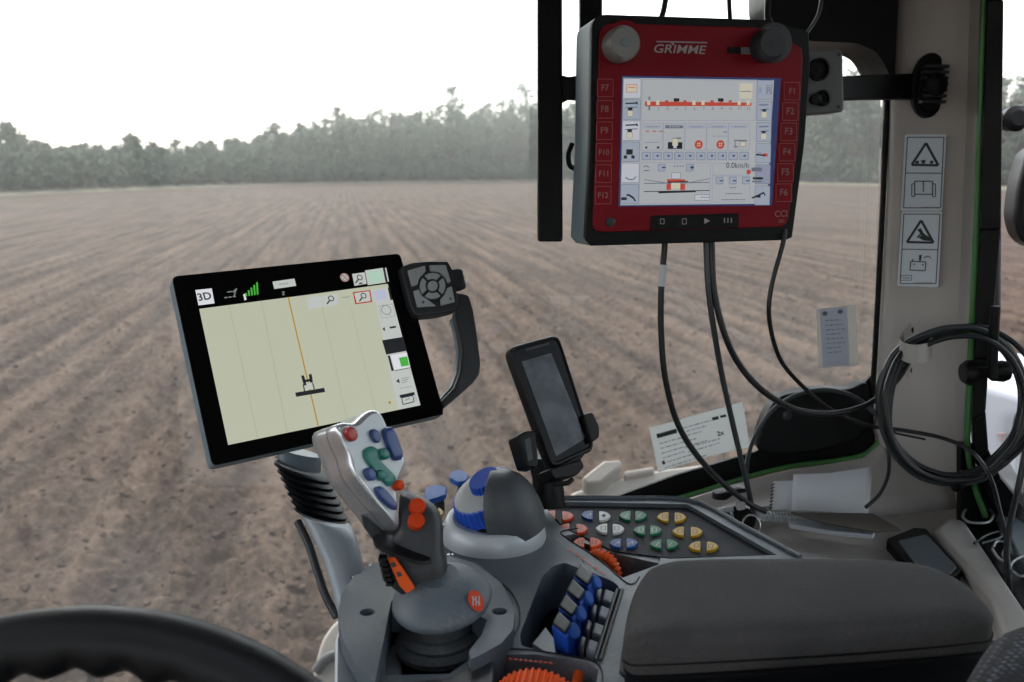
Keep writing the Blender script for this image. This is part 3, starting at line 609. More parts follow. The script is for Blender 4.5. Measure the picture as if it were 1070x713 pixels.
mb = MB(); mb.prism([h0(x, y, -.018) for x, y in [(556, 672), (570, 655), (592, 684), (580, 688)]], (0, 0, -.01), 'silver2'); mb.build('lever_base', con, bevel=.001)
mb = MB()
mb.tube([h0(x, y, .0002) for x, y in [(504, 716), (503, 700), (507, 689), (517, 680), (545, 678.5), (580, 683), (616, 690), (628, 699), (630, 720)]], .0007, 'black', n=6); mb.build('mould_seam', con); mb = MB()
mb.tube([h0(x, y, .0002) for x, y in [(604, 552), (592, 554), (586, 557), (596, 565), (625, 584), (652, 607), (662, 610), (668, 603)]], .0007, 'black', n=6); mb.build('mould_seam', con); mb = MB()
mb.tube([h0(x, y, .0003) for x, y in [(505, 688), (527, 675), (541, 657), (543, 638), (533, 618), (512, 600)]], .0009, 'black', n=6); mb.build('mould_seam', con); mb = MB()
for k in (0, 5): mb.tube([h0(646 + k - 1, 616, .001), h0(622 + k, 690, .001)], .0016, 'dgrey', n=6)
mb.build('bay_groove', con)
# padded cushion
def pad():
    T = [(651, 661), (656, 630), (664, 607), (674, 591), (690, 584), (740, 580.5), (800, 579), (860, 579.5), (930, 582.5), (972, 588), (1000, 598), (1025, 617), (1040, 634), (1038, 643), (990, 648), (900, 655), (800, 661), (700, 666), (660, 667)]
    zt = Z0 + .052; c = sum((H(x, y, zt) for x, y in T), Vector()) / len(T)
    out = rnd([H(x, y, zt) for x, y in T], .45, 3)
    def sc(f, dz): return [c + (p - c) * f + Vector((0, 0, dz)) for p in out]
    def inset(d, dz): return [p + (c - p).normalized() * d + Vector((0, 0, dz)) for p in out]
    rings = [inset(.002, -.028), inset(0, -.024), inset(0, -.008), inset(.003, -.003), inset(.009, 0.0), inset(.02, .0018), inset(.045, .0026)]
    m = MB(); m.loft(rings, 'fab', cap=True); o = m.build('armrest_pad', con)
    for p in o.data.polygons: p.use_smooth = True
    m = MB(); m.loft([inset(.0, -.031), inset(-.0025, -.0305), inset(-.0025, -.0285), inset(.001, -.028)], 'black'); m.build('piping', o)
    m = MB(); m.loft([inset(.006, -.2), inset(.004, -.05), inset(.001, -.034), inset(-.001, -.0312)], 'black'); m.build('pad_base', con)
    m = MB(); m.loft([inset(-.0012, -.0205), inset(-.0012, -.0195)], 'black'); m.build('seam', o)
pad()
# round cover under the joystick, with the open slot
disc = [(392, 712), (372, 694), (358, 668), (353, 640), (357, 620), (370, 602), (392, 588), (425, 580), (462, 579), (498, 589), (524, 609), (538, 638), (536, 658), (524, 672), (503, 684), (492, 689), (490, 680), (503, 664), (509, 648), (480, 632), (409, 628)]
mb = MB(); mb.prism([h0(x, y, .014) for x, y in disc], (0, 0, -.028), 'grey'); dc = mb.build('round_cover', con)
SCW = ((384, 647), (522, 646), (372, 604), (390, 592), (471, 581))
cc = []
for x, y in SCW:
    m = MB(); m.lathe(h0(x, y, .008), (0, 0, 1), [(.0052, 0), (.0066, .01)], 'black', n=20); cc.append(m.build('cut', con))
carve(dc, cc); b = dc.modifiers.new('bevel', 'BEVEL'); b.width = .0015; b.segments = 2; b.limit_method = 'ANGLE'; b.angle_limit = math.radians(50); dc.data.set_sharp_from_angle(angle=math.radians(40))
mb = MB(); mb.prism([h0(x, y, -.038) for x, y in [(396, 725), (394, 630), (440, 615), (520, 630), (520, 700), (470, 720)]], (0, 0, .002), 'black'); mb.build('slot_floor', con)
mb = MB(); mb.prism([h0(x, y, -.03) for x, y in [(349, 740), (350, 668), (362, 630), (420, 600), (420, 760)]], (0, 0, -.1), 'silver2'); mb.build('side_shell', con, bevel=.003)
scp = Plane(h0(450, 640, .0145), (0, 0, 1))
for x, y in SCW:
    mb = MB(); mb.lathe(h0(x, y, .0082), (0, 0, 1), [(.005, 0), (.005, .0003)], 'black', n=16); mb.lathe(h0(x, y + .6, .0112), (0, 0, 1), [(.0036, 0), (.0036, .0015), (.0024, .002), (.0018, .0008)], 'steel', n=14); mb.build('screw', con)
# front moulding below the cover
mb = MB(); mb.prism([h0(x, y, .004) for x, y in [(395, 716), (470, 706), (502, 690), (516, 684), (516, 790), (395, 790)]], (0, 0, -.03), 'dgrey'); mb.build('front_moulding', con, bevel=.003, seg=3)
# dial tower
O = h0(516, 561, 0); up = Vector((0, -.06, 1)).normalized()
mb = MB(); mb.lathe(O, up, [(.0515, -.002), (.0525, .002), (.050, .014), (.047, .021), (.044, .023), (.040, .0225), (.038, .02)], 'silver2', n=64); tw = mb.build('dial_tower', con)
mb = MB(); mb.lathe(O, up, [(.0528, -.0022), (.054, -.0015), (.054, .0005), (.0528, .0012)], 'dgrey', n=64); mb.build('base_ring', tw)
D = Vector((-.44, -.26, .86)).normalized(); Ob = O + up * .0355 + Vector((-.003, .005, 0))
def cone_dial(o, ax, r0, r1, w_, n, parent):
    ax = Vector(ax).normalized(); x = ax.orthogonal().normalized(); y = ax.cross(x); rings = []
    for h, r, dp in ((-.002, r0 * .95, 0), (0, r0, .0014), (w_, r1, .0014), (w_ + .0012, r1 * .93, 0)):
        rings.append([o + ax * h + (x * math.cos(2 * math.pi * i / (n * 4)) + y * math.sin(2 * math.pi * i / (n * 4))) * (r - (dp if i % 4 in (0, 3) else 0)) for i in range(n * 4)])
    m = MB(); m.loft(rings, 'blue', smooth=False); return m.build('dial', parent)
mb = MB(); mb.lathe(Ob, D, [(.0395, -.012), (.0405, -.004), (.039, -.001)], 'black', n=48); mb.build('dial_shade_disc', tw)  # black disc under the dial draws the shadowed slot above the base
cone_dial(Ob, D, .0385, .0345, .016, 34, tw)
mb = MB(); mb.lathe(Ob, D, [(.0335, .0145), (.0325, .017), (.026, .019), (.020, .020), (.010, .020)], 'keyg', n=40); mb.build('dial_plate', tw)
cone_dial(Ob + D * .0195 + Vector((.007, .003, 0)), D, .0185, .0165, .0115, 24, tw)
mb = MB(); prof = [(.0355, .010), (.0355, .022), (.0345, .032), (.0325, .041), (.029, .050), (.024, .0575), (.0175, .063), (.010, .0665), (.002, .068)]
mb.lathe(O + Vector((.0190, -.0045, 0)), Vector((-.27, -.06, 1)), [(a * 1.06, b * 1.07) for a, b in prof], 'dgrey2', n=48, a0=math.radians(-119), a1=math.radians(112), xdir=(1, 0, 0)); mb.build('cover', tw)
tp2 = Plane(O + Vector((-.01, -.046, .012)), (-.25, -.9, .4))
for x, y in ((510, 568), (463, 552)):
    mb = MB(); q = H(x, y, Z0 + .012); mb.lathe(q, (q - O - up * .012).normalized() + Vector((0, 0, .3)), [(.0042, -.003), (.0042, .0012), (.0022, .0018), (.0016, .0008)], 'steel', n=14); mb.build('screw', tw)
for pts, z in (([(443, 517), (446, 508), (458, 506), (467, 509), (466, 517), (458, 520), (447, 523)], .014), ([(469, 499), (472, 492), (480, 490), (490, 495), (488, 502), (478, 504)], .02)):
    mb = MB(); mb.prism(rnd([h0(x, y, z) for x, y in pts], .35), (0, 0, -.006), 'lblue'); pdl = mb.build('paddle_switch', con, bevel=.0018, seg=3)
    c = sum((h0(x, y, z) for x, y in pts), Vector()) / len(pts); mb = MB(); mb.lathe(c + Vector((.004, 0, -.024)), (0, 0, 1), [(.006, 0), (.0055, .02)], 'dgrey', n=14); mb.build('stalk', pdl)
mb = MB(); q = [h0(x, y, .008) for x, y in [(453, 536), (459, 530), (464, 535), (459, 541)]]; mb.prism(q, (0, 0, -.004), 'yellow'); mb.build('warning_tag', con, bevel=.0005)

# ------------------------------------------------------------------ joystick
joy = thing('joystick', h0(455, 660, 0), 'silver headed joystick with coloured buttons and dark grip on the round console cover', 'joystick')
hp = Plane(P(392, 488, .705), (.66, -.66, .36))
HO = [(353, 446), (360, 441.5), (372, 442), (387, 429.5), (396, 429.5), (402, 438), (406, 447), (424, 479), (423.5, 487), (418, 500), (414, 512), (418, 553), (405, 539), (389, 521), (370, 496), (364, 476), (357, 461)]
def even(pts, n_, smooth=3):
    pts = spline(pts, 12, True); L_ = [0]
    for a, b_ in zip(pts, pts[1:] + pts[:1]): L_.append(L_[-1] + (b_ - a).length)
    pts = pts + pts[:1]; out = []; k = 0
    for i in range(n_):
        t = L_[-1] * i / n_
        while L_[k + 1] < t: k += 1
        f = (t - L_[k]) / max(1e-9, L_[k + 1] - L_[k]); out.append(pts[k].lerp(pts[k + 1], f))
    for _ in range(smooth): out = [out[i - 1] * .25 + out[i] * .5 + out[(i + 1) % n_] * .25 for i in range(n_)]
    return out
hout = even([hp.at(*p) for p in HO], 84, 1); hc = sum(hout, Vector()) / len(hout); n = hp.n
def ins(d, off): return [p + (hc - p).normalized() * d + n * off for p in hout]
mb = MB(); mb.loft([ins(0, -.0185), ins(-.0006, -.016), ins(-.0006, -.004), ins(.0004, -.0012), ins(.0022, 0)], 'silver'); hd = mb.build('head', joy)
mb = MB(); mb.loft([ins(.007, -.046), ins(.0025, -.0445), ins(.0003, -.040), ins(-.0003, -.030), ins(0, -.0192)], 'silver'); mb.build('rear_shell', joy)
mb = MB(); mb.loft([ins(.0012, -.0195), ins(.0012, -.018)], 'black'); mb.build('joint_line', joy)
mb = MB(); mb.poly(ins(.0032, .0003), 'silver2'); mb.build('face_plate', joy)
def blob(pts, mt, hgt, name, parent, r=.4):
    o = rnd([hp.at(x, y, .0004) for x, y in pts], r, 4); c = sum(o, Vector()) / len(o)
    f = lambda s, z: [c + (p - c) * s + n * z for p in o]
    m = MB(); m.loft([f(1, -.001), f(1, hgt * .55), f(.9, hgt * .9), f(.7, hgt)], mt); ob = m.build(name, parent)
    for p in ob.data.polygons: p.use_smooth = True
    return ob
def ell(cx, cy, ax, ay, ang, k=12):
    a = math.radians(ang); return [(cx + ax * math.cos(t) * math.cos(a) - ay * math.sin(t) * math.sin(a), cy + ax * math.cos(t) * math.sin(a) + ay * math.sin(t) * math.cos(a)) for t in [2 * math.pi * i / k for i in range(k)]]
blob(ell(365, 454, 8.5, 6, 62), mat('deep_red_button', (.35, .02, .015), .3), .005, 'button', hd, .3)
blob(ell(391, 456, 8, 4.6, 62), 'dblue', .004, 'button', hd, .3)
blob([(398, 449), (406, 446), (411, 452), (419, 475), (418, 481), (410, 482), (401, 462)], 'dblue', .005, 'button', hd)
blob([(379, 470), (387, 466), (394, 470), (396, 482), (405, 491), (413, 499), (412, 507), (404, 509), (397, 500), (385, 487), (379, 478)], 'green', .003, 'button_cluster', hd)
blob(ell(399, 475, 6.5, 4.6, 62), 'green', .006, 'button', hd, .3)
blob(ell(396, 497, 6, 4.4, 62), 'green', .006, 'button', hd, .3)
blob(ell(385, 496, 7.5, 5, 62), 'dblue', .005, 'button', hd, .3)
blob([(390, 510), (396, 508), (404, 516), (413, 527), (413, 534), (404, 530), (393, 519)], 'dblue', .005, 'button', hd)
# neck and grip
def ring(cx, cy, d, hw, hd_, tilt=0, k=20, e=2.6):
    c = P(cx, cy, d); s = d / FPX; out = []
    for i in range(k):
        a = 2 * math.pi * i / k; ca, sa = math.cos(a), math.sin(a)
        x = math.copysign(abs(ca) ** (2 / e), ca) * hw * s; y = math.copysign(abs(sa) ** (2 / e), sa) * hd_ * s
        out.append(c + RV * x + Vector((0, 1, 0)) * y + UV * (tilt * x))
    return out
mb = MB(); mb.loft([ring(401, 536, .735, 14, 9, -.9), ring(396, 546, .73, 19, 12, -.8), ring(403, 560, .722, 24, 17, -.6), ring(418, 574, .715, 26, 20, -.4)], 'dgrey'); mb.build('neck', joy)
mb = MB(); mb.loft([ring(446, 636, .715, 15, 15), ring(446, 624, .715, 19, 17, .1), ring(444, 612, .715, 24, 20, .2, e=3.2), ring(434, 594, .715, 33, 24, .2, e=3.6), ring(430, 578, .716, 34, 24, .05, e=3.6), ring(435, 566, .717, 28, 22, -.1, e=3.6), ring(440, 554, .718, 23, 20, -.15, e=3.8), ring(439, 538, .720, 22, 17, -.2, e=3.8), ring(437, 527, .722, 19.5, 14, -.35, e=3.4), ring(434, 520, .724, 15, 10, -.35, e=2.8)], 'dgrey'); gr = mb.build('grip', joy)
mb = MB(); mb.loft([ring(420, 572, .70, 30, 20, -.35), ring(421, 576, .70, 30.5, 20.5, -.35)], 'black'); mb.build('joint_line', joy)
gq = Plane(P(434, 536, .706), (.25, -.72, .66))
for x, y in ((436, 529), (435, 544.5)):
    mb = MB(); c = gq.at(x, y); mb.lathe(c, gq.n, [(.0066, -.004), (.0068, .0008), (.006, .0024), (.003, .003)], 'redb', n=22); mb.build('button', gr)
mb = MB(); mb.lathe(P(417, 507, .712), (.8, -.4, .3), [(.0042, -.006), (.0042, .002), (.003, .003)], 'redb', n=16); mb.build('button', hd)
lp = Plane(P(419, 600, .690), (-.28, -.93, .22))
mb = MB(); mb.prism([lp.at(*p) for p in [(404.5, 583), (413, 582.5), (433, 615), (425, 620.5), (417, 612)]], -lp.n * .002, 'orange'); lb = mb.build('warning_strip', gr, bevel=.0003)
for x, y in ((410, 590), (416, 600)): quad(mb := MB(), lp, [(x - 2.2, y - 1.5), (x + 2.2, y - 2.5), (x + 4.4, y + 2), (x, y + 3.2)], 'ink', .0004); mb.build('symbol', lb)
mb = MB()
for k in range(6): mb.box(P(400 + k * 1.6, 583 + k * 5.2, .694), RV * .003, Vector((0, .004, 0)), UV * .0012, 'black')
mb.build('grip_ribs', gr)
# hood and bellows
A = h0(462, 626, .022); hax = Vector((-.12, -.2, 1)).normalized()
mb = MB(); mb.lathe(A, hax, [(.0395, -.002), (.0405, .0005), (.0395, .004), (.034, .0105), (.026, .016), (.019, .020), (.016, .023)], 'grey', n=56); hood = mb.build('hood', joy)
from mathutils.bvhtree import BVHTree
_o = ROOT[hood.name]; bt = BVHTree.FromPolygons([v.co + _o for v in hood.data.vertices], [tuple(p.vertices) for p in hood.data.polygons])
hit, hn, _i, _d = bt.ray_cast(CAM, ray(497.5, 628).normalized())
if hit is not None:
    if hn.z < 0: hn = -hn
    ep = Plane(hit, hn); mb = MB(); mb.poly(circ(ep, 497.5, 628, .0068, 24, .0012, .0085), 'redb')
    for k in (-1, 0, 1):
        line(mb, ep, (497.5 + k * 3.2, 623), (497.5 + k * 3.2, 633), .0012, 'lettergrey', .0016)
    line(mb, ep, (493, 624), (502, 632), .001, 'lettergrey', .0016); mb.build('emblem', hood)
mb = MB(); Bz = h0(460, 672, -.016); prof = []
for k in range(4): prof += [(.036 - k * .005, k * .007), (.037 - k * .005, k * .007 + .003), (.031 - k * .005, k * .007 + .0065)]
mb.lathe(Bz, (-.03, -.05, 1), [(.036, -.002)] + prof, 'dgrey2', n=48); mb.build('bellows', joy)

# ------------------------------------------------------------------ touch screen on its arm
tsc = thing('touchscreen_terminal', P(345, 640, .86), 'wide black touchscreen showing a pale 3D guidance map, with keypad handle, tilted on an arm', 'terminal')
tp = Plane(P(320, 376, .95), (.48, -.72, .50)); tn = tp.n
TZ = lambda x, y: (160 + x / 2.742, 250 + y / 2.742)
TO = rnd([tp.at(*p) for p in [(179.5, 289), (418, 265), (463, 428), (463, 433), (222, 487)]], .03, 3)
mb = MB(); mb.prism([p - tn * .0015 for p in TO], -tn * .018, 'steelb'); mb.build('housing', tsc, bevel=.002, seg=3)
mb = MB(); mb.prism([p for p in TO], -tn * .0035, 'gloss'); bz = mb.build('bezel', tsc, bevel=.0006)
LC = dict(pale=lit('lcd_pale_green', (181, 185, 164)), ln=lit('lcd_lane', (168, 172, 140)), org=lit('lcd_orange', (176, 132, 30)), ic=lit('lcd_icon_grey', (186, 190, 186)), wh=lit('lcd_white', (214, 216, 222)), gr=lit('lcd_green', (70, 170, 60)), grl=lit('lcd_pale_mint', (170, 198, 180)), dk=lit('lcd_dark', (24, 26, 30)), mid=lit('lcd_mid', (120, 124, 124)), rd=lit('lcd_red', (176, 52, 44)), lav=lit('lcd_lavender', (178, 182, 204)), bl=lit('lcd_blue', (40, 50, 130)))
mb = MB(); quad(mb, tp, [TZ(132, 200), TZ(440, 160), TZ(672, 128), TZ(766, 476), TZ(215, 590)], LC['pale'], .0004); scr = mb.build('screen', tsc)
mb = MB(); Q = lambda pts, c, o=.0008: quad(mb, tp, [TZ(*p) for p in pts], LC[c], o)
Ln = lambda a, b_, w_, c, o=.0008: line(mb, tp, TZ(*a), TZ(*b_), w_, LC[c], o)
for a, b_ in (((218, 190), (300, 570)), ((310, 178), (384, 553)), ((476, 158), (556, 518)), ((568, 200), (640, 501))): Ln(a, b_, .0009, 'ln')
Ln((387, 166), (473, 535), .0014, 'org')
# the machine symbol on the lane
Q([(407, 440), (490, 426), (493, 438), (410, 452)], 'dk', .0012); Q([(424, 392), (432, 390), (440, 418), (432, 420)], 'dk', .0012); Q([(446, 388), (454, 386), (458, 410), (450, 412)], 'dk', .0012); Q([(430, 404), (452, 400), (453, 407), (431, 411)], 'dk', .0012)
Q([(432, 414), (454, 410), (458, 428), (437, 432)], 'ic', .0012); Ln((430, 416), (434, 436), .0012, 'dk', .0014); Ln((457, 412), (462, 430), .0012, 'dk', .0014)
# right column of icons
Q([(636, 172), (684, 166), (766, 476), (702, 488)], 'ic', .0006)
Q([(440, 168), (482, 163), (487, 194), (446, 200)], 'ic', .001); Q([(485, 162), (527, 156), (532, 187), (490, 193)], 'ic', .001)
Q([(572, 152), (622, 146), (628, 180), (579, 187)], 'rd', .0009); Q([(576, 155), (619, 149), (624, 177), (583, 183)], 'ic', .0011)
Q([(625, 146), (672, 139), (679, 172), (632, 179)], 'ic', .0011); Q([(630, 149), (664, 144), (670, 171), (637, 176)], 'lav', .0013); Q([(672, 139), (678, 138), (686, 174), (680, 175)], 'dk', .0013)
Q([(570, 100), (606, 95), (612, 128), (577, 134)], 'ic', .001); Q([(607, 90), (660, 82), (668, 124), (615, 132)], 'ic', .001); Q([(613, 94), (655, 88), (662, 121), (620, 127)], 'grl', .0012); Q([(658, 82), (663, 82), (671, 122), (666, 123)], 'dk', .0012); Q([(664, 82), (668, 82), (676, 122), (672, 122)], 'ic', .0012)
def disc2(cx, cy, r, c, o, ring_=0):
    c0 = tp.at(*TZ(cx, cy), o); u = (tp.at(*TZ(cx + 10, cy - 1.2), o) - c0).normalized(); v = tp.n.cross(u)
    pts = [c0 + u * math.cos(t) * r + v * math.sin(t) * r for t in [2 * math.pi * i / 18 for i in range(18)]]
    if ring_:
        for i in range(18): a, b_ = pts[i], pts[(i + 1) % 18]; mb.poly([a, b_, c0 + (b_ - c0) * (1 - ring_), c0 + (a - c0) * (1 - ring_)], LC[c])
    else: mb.poly(pts, LC[c])
disc2(549, 110, .0052, 'ic', .001); disc2(549, 110, .0048, 'rd', .0013, .2); Ln((541, 103), (557, 117), .001, 'dk', .0013); Ln((557, 101), (541, 119), .001, 'mid', .0013)
for x, y in ((592, 110), (510, 170), (603, 162)): disc2(x, y, .0035, 'dk', .0014, .3); Ln((x - 4, y + 6), (x - 12, y + 16), .0014, 'dk', .0014)
Ln((590, 128), (600, 126), .0016, 'dk', .0014)
disc2(668, 203, .0062, 'mid', .0013, .15); Ln((540, 168), (564, 165), .0008, 'mid', .0012)
for a, b_, c_, d_ in (((646, 192), (686, 186), (694, 220), (655, 227)),): frame(mb, tp, [TZ(*a), TZ(*b_), TZ(*c_), TZ(*d_)], .0004, LC['mid'], .0012)
Q([(657, 258), (663, 252), (665, 264)], 'dk', .0013); Ln((678, 254), (696, 251), .0022, 'dk', .0013)
Q([(656, 290), (716, 280), (727, 320), (668, 331)], 'dk', .0012)
Q([(672, 334), (678, 333), (690, 377), (683, 378)], 'dk', .0012); Q([(681, 333), (727, 325), (737, 367), (692, 376)], 'wh', .0012); Q([(704, 340), (728, 336), (734, 362), (711, 366)], 'gr', .0014); Ln((692, 377), (738, 368), .0008, 'dk', .0014)
Q([(696, 407), (704, 400), (707, 413)], 'dk', .0013)
for k in range(3): Ln((712, 400 + k * 6), (734 - k * 3, 396 + k * 6), .0007, 'mid', .0013)
Ln((706, 428), (742, 421), .0005, 'mid', .0013)
Q([(706, 447), (748, 438), (750, 446), (708, 455)], 'dk', .0013); frame(mb, tp, [TZ(712, 455), TZ(744, 448), TZ(748, 466), TZ(716, 474)], .001, LC['dk'], .0013); Ln((750, 446), (755, 464), .0006, 'mid', .0013); Ln((722, 462), (736, 456), .001, 'mid', .0013)
disc2(678, 468, .0016, 'org', .0012)
# status line at the top
Q([(121, 146), (168, 141), (176, 184), (130, 190)], 'wh', .001); text(mb, '3D', tp, TZ(131, 177), TZ(169, 171), LC['dk'], .0013, bold=.02)
for k in range(5): x = 263 + k * 8; y0 = 164 - k * 1.2; hgt = 9 + k * 6.5; Q([(x, y0 - hgt), (x + 5, y0 - hgt - .8), (x + 7, y0 - .8), (x + 2, y0)], 'gr', .001)
Q([(258, 158), (263, 157), (268, 173), (262, 176)], 'wh', .0012)
for k in range(3): Ln((204 + k * 12, 168 - k * 1.5), (213 + k * 12, 167 - k * 1.5), .0013, 'mid', .001)
Ln((212, 152), (226, 150), .0012, 'mid', .001); Ln((228, 152), (240, 142), .0014, 'mid', .001); Ln((238, 142), (232, 164), .0012, 'mid', .001)
Q([(342, 122), (405, 113), (410, 134), (347, 143)], 'ic', .001)
for k in range(4): Ln((362 + k * 7, 130 - k), (366 + k * 7, 129.4 - k), .0016, 'mid', .0013)
Ln((369, 152), (376, 151), .001, 'mid', .001); Ln((376, 151), (371, 160), .001, 'mid', .001); Ln((371, 160), (377, 159), .001, 'mid', .001)
mb.build('screen_icon', scr)
# keypad and grip handle on the right
KZ = lambda x, y: (395 + x / 3.752, 260 + y / 3.752)
kp = Plane(tp.at(452, 300, .012), tn)
mb = MB(); mb.prism(rnd([kp.at(*KZ(*p)) for p in [(90, 70), (130, 54), (200, 47), (275, 48), (292, 80), (318, 215), (310, 238), (240, 255), (150, 262), (128, 220)]], .25, 4), -tn * .018, 'dgrey'); kd = mb.build('keypad', tsc, bevel=.002, seg=3)
kc = (215, 145)
def arcpts(a0, a1, r, k=6): return [(kc[0] + r * math.cos(math.radians(a0 + (a1 - a0) * i / k)) + 0 * r, kc[1] + r * 1.02 * math.sin(math.radians(a0 + (a1 - a0) * i / k))) for i in range(k + 1)]
def key(pts):
    m = MB(); m.prism([kp.at(*KZ(*p), .0022) for p in pts], -tn * .004, 'keyg'); return m.build('key', kd, bevel=.0006)
key([(118, 85), (184, 66), (188, 88)] + [(kc[0] - 36, kc[1] - 48), (kc[0] - 52, kc[1] - 30), (kc[0] - 60, kc[1] - 5), (134, 148)])
key([(203, 64), (266, 64), (286, 128), (kc[0] + 60, kc[1] - 12), (kc[0] + 48, kc[1] - 36), (kc[0] + 26, kc[1] - 54), (206, 86)])
key([(140, 166), (kc[0] - 56, kc[1] + 14), (kc[0] - 42, kc[1] + 40), (kc[0] - 16, kc[1] + 57), (228, 224), (156, 228)])
key([(248, 222), (246, kc[1] + 53), (kc[0] + 46, kc[1] + 36), (kc[0] + 58, kc[1] + 8), (290, 146), (302, 208)])
for a in (0, 90, 180, 270): key(arcpts(a - 38, a + 38, 50) + arcpts(a + 34, a - 34, 28))
key(arcpts(0, 345, 20, 14))
mb = MB(); mb.poly(circ(kp, *KZ(284, 196), .0018, 12, .003), 'green'); mb.poly(circ(kp, *KZ(177, 210), .0016, 12, .003), 'dblue'); text(mb, '2', kp, KZ(147, 98), KZ(152, 97), M['ink'], .003); mb.build('key_symbol', kd)
ka = (tp.at(480, 290) - tp.at(440, 300)).normalized()
ribbed(tp.at(477, 293, .005), (tp.at(479, 293) - tp.at(476, 280)).normalized(), .0098, .023, 18, 'dgrey', 'scroll_wheel', kd, depth=.0012)
mb = MB(); hb = Plane(tp.at(480, 360, -.002), tn)
HOUT = [(280, 170), (330, 172), (358, 180), (376, 240), (392, 340), (405, 450), (400, 490), (380, 520), (320, 575), (257, 628), (248, 596), (300, 545), (324, 482), (330, 400), (318, 330), (302, 268), (306, 220)]
mb.prism([hb.at(*KZ(*p)) for p in HOUT], -tn * .012, 'dgrey'); gh = mb.build('grip_handle', tsc, bevel=.003, seg=3)
mb = MB(); mb.prism([hb.at(*KZ(*p), -.008) for p in [(298, 268), (314, 330), (326, 400), (320, 482), (297, 543), (246, 597), (244, 588), (290, 536), (310, 480), (314, 400), (304, 330), (288, 270)]], -tn * .008, 'steelb'); mb.build('rear_trim', gh, bevel=.002)
# arm and bellows
def armring(cx, cy, d, hw, k=24, ang=0):
    c = P(cx, cy, d); s = d / FPX; ax = (RV * math.cos(ang) - UV * math.sin(ang)); return [c + ax * (hw * s * math.cos(2 * math.pi * i / k)) + FV * (hw * .8 * s * math.sin(2 * math.pi * i / k)) for i in range(k)]
mb = MB(); mb.loft([armring(312, 472, .965, 24, ang=.25), armring(313, 486, .955, 23, ang=.25), armring(314, 494, .95, 20, ang=.25)], 'bluegrey'); mb.build('swivel_mount', tsc)
rings = []
for k in range(7):
    t = k / 7; cx, cy_ = 315 + 24 * t, 490 + 54 * t
    rings += [armring(cx, cy_, .94 - .03 * t, 28, ang=.32), armring(cx + 1.2, cy_ + 3.2, .94 - .03 * t, 31.5, ang=.32), armring(cx + 2.6, cy_ + 6.2, .94 - .03 * t, 28, ang=.32)]
mb = MB(); mb.loft(rings, 'rubber'); mb.build('bellows', tsc)
mb = MB(); mb.loft([armring(340, 543, .90, 28, ang=.3), armring(347, 556, .89, 26, ang=.25), armring(358, 586, .875, 22, ang=.2), armring(367, 618, .86, 21, ang=.2), armring(380, 650, .85, 26, ang=.2)], 'armg'); ar = mb.build('arm', tsc)
mb = MB(); mb.tube([P(311, 545, .90), P(322, 568, .888), P(332, 598, .872), P(340, 622, .86), P(352, 645, .85)], .004, 'dgrey'); mb.build('edge_strip', ar)

# ------------------------------------------------------------------ phone and holder
hold = thing('phone_holder', P(573, 520, .93), 'black plastic phone holder on a short stalk behind the console', 'phone holder')
pp_ = Plane(P(578, 420, .93), (.50, -.72, .48)); pn = pp_.n
ph = thing('smartphone', pp_.at(578, 420), 'dark smartphone in a black rounded case clamped upright in the holder', 'phone')
PO = [(533, 369), (538, 361), (576, 351), (584, 354), (621, 458), (619, 470), (590, 487), (580, 487), (575, 480)]
po = rnd([pp_.at(*p) for p in [(531, 363), (583, 349), (622, 470), (577, 490)]], .16, 6)
pc_ = sum(po, Vector()) / len(po); pin = lambda d, o: [p + (pc_ - p).normalized() * d + pn * o for p in po]
mb = MB(); mb.loft([pin(.002, -.013), pin(0, -.011), pin(0, -.001), pin(.0015, .001), pin(.004, .001), pin(.0055, -.0012)], 'rubber'); mb.build('case', ph)
sg = mat('phone_glass_reflection', (.045, .054, .066), .10, var=.95, vscale=30, spec=.35)  # noise in the colour paints a cloudy reflection on the glass
mb = MB(); mb.poly(pin(.0045, -.0009), 'gloss'); mb.build('bezel', ph)
mb = MB(); mb.poly(rnd([pp_.at(*p, -.0004) for p in [(545, 378), (576, 369), (612, 458), (581, 477)]], .04), sg); sc_ = mb.build('screen', ph)
mb = MB(); line(mb, pp_, (549, 366), (574, 359), .0022, M['dgrey'], -.0003); mb.build('earpiece', ph)
mb = MB(); mb.loft([armring(574, 530, .945, 17), armring(572, 500, .945, 16), armring(570, 478, .95, 19)], 'black', smooth=True); mb.build('stalk', hold)
mb = MB(); mb.prism(rnd([pp_.at(x, y, -.014) for x, y in [(560, 450), (608, 432), (618, 466), (604, 486), (578, 495)]], .2), -pn * .012, 'black'); mb.build('backplate', hold, bevel=.003)
mb = MB(); mb.prism(rnd([pp_.at(x, y, .006) for x, y in [(541, 455), (549, 450), (560, 450), (563, 478), (562, 489), (551, 488)]], .25), -pn * .022, 'black'); cl_ = mb.build('clamp_arm', hold, bevel=.003); mb = MB(); mb.prism([pp_.at(x, y, .0065) for x, y in [(548, 460), (554, 457), (557, 480), (552, 482)]], -pn * .002, 'dgrey'); mb.build('grip_pad', cl_)
mb = MB(); mb.prism(rnd([pp_.at(x, y, .006) for x, y in [(609, 433), (620, 430), (627, 446), (627, 457), (618, 463)]], .3), -pn * .022, 'black'); mb.build('clamp_arm', hold, bevel=.003)
mb = MB(); mb.prism(rnd([pp_.at(x, y, .008) for x, y in [(574, 490), (608, 480), (611, 488), (603, 497), (580, 501)]], .25), -pn * .024, 'black'); mb.build('foot_rest', hold, bevel=.002)
mb = MB(); mb.tube([pp_.at(580, 506, .01), pp_.at(592, 505, .012), pp_.at(598, 501, .012)], .0025, 'black'); mb.build('release_lever', hold)

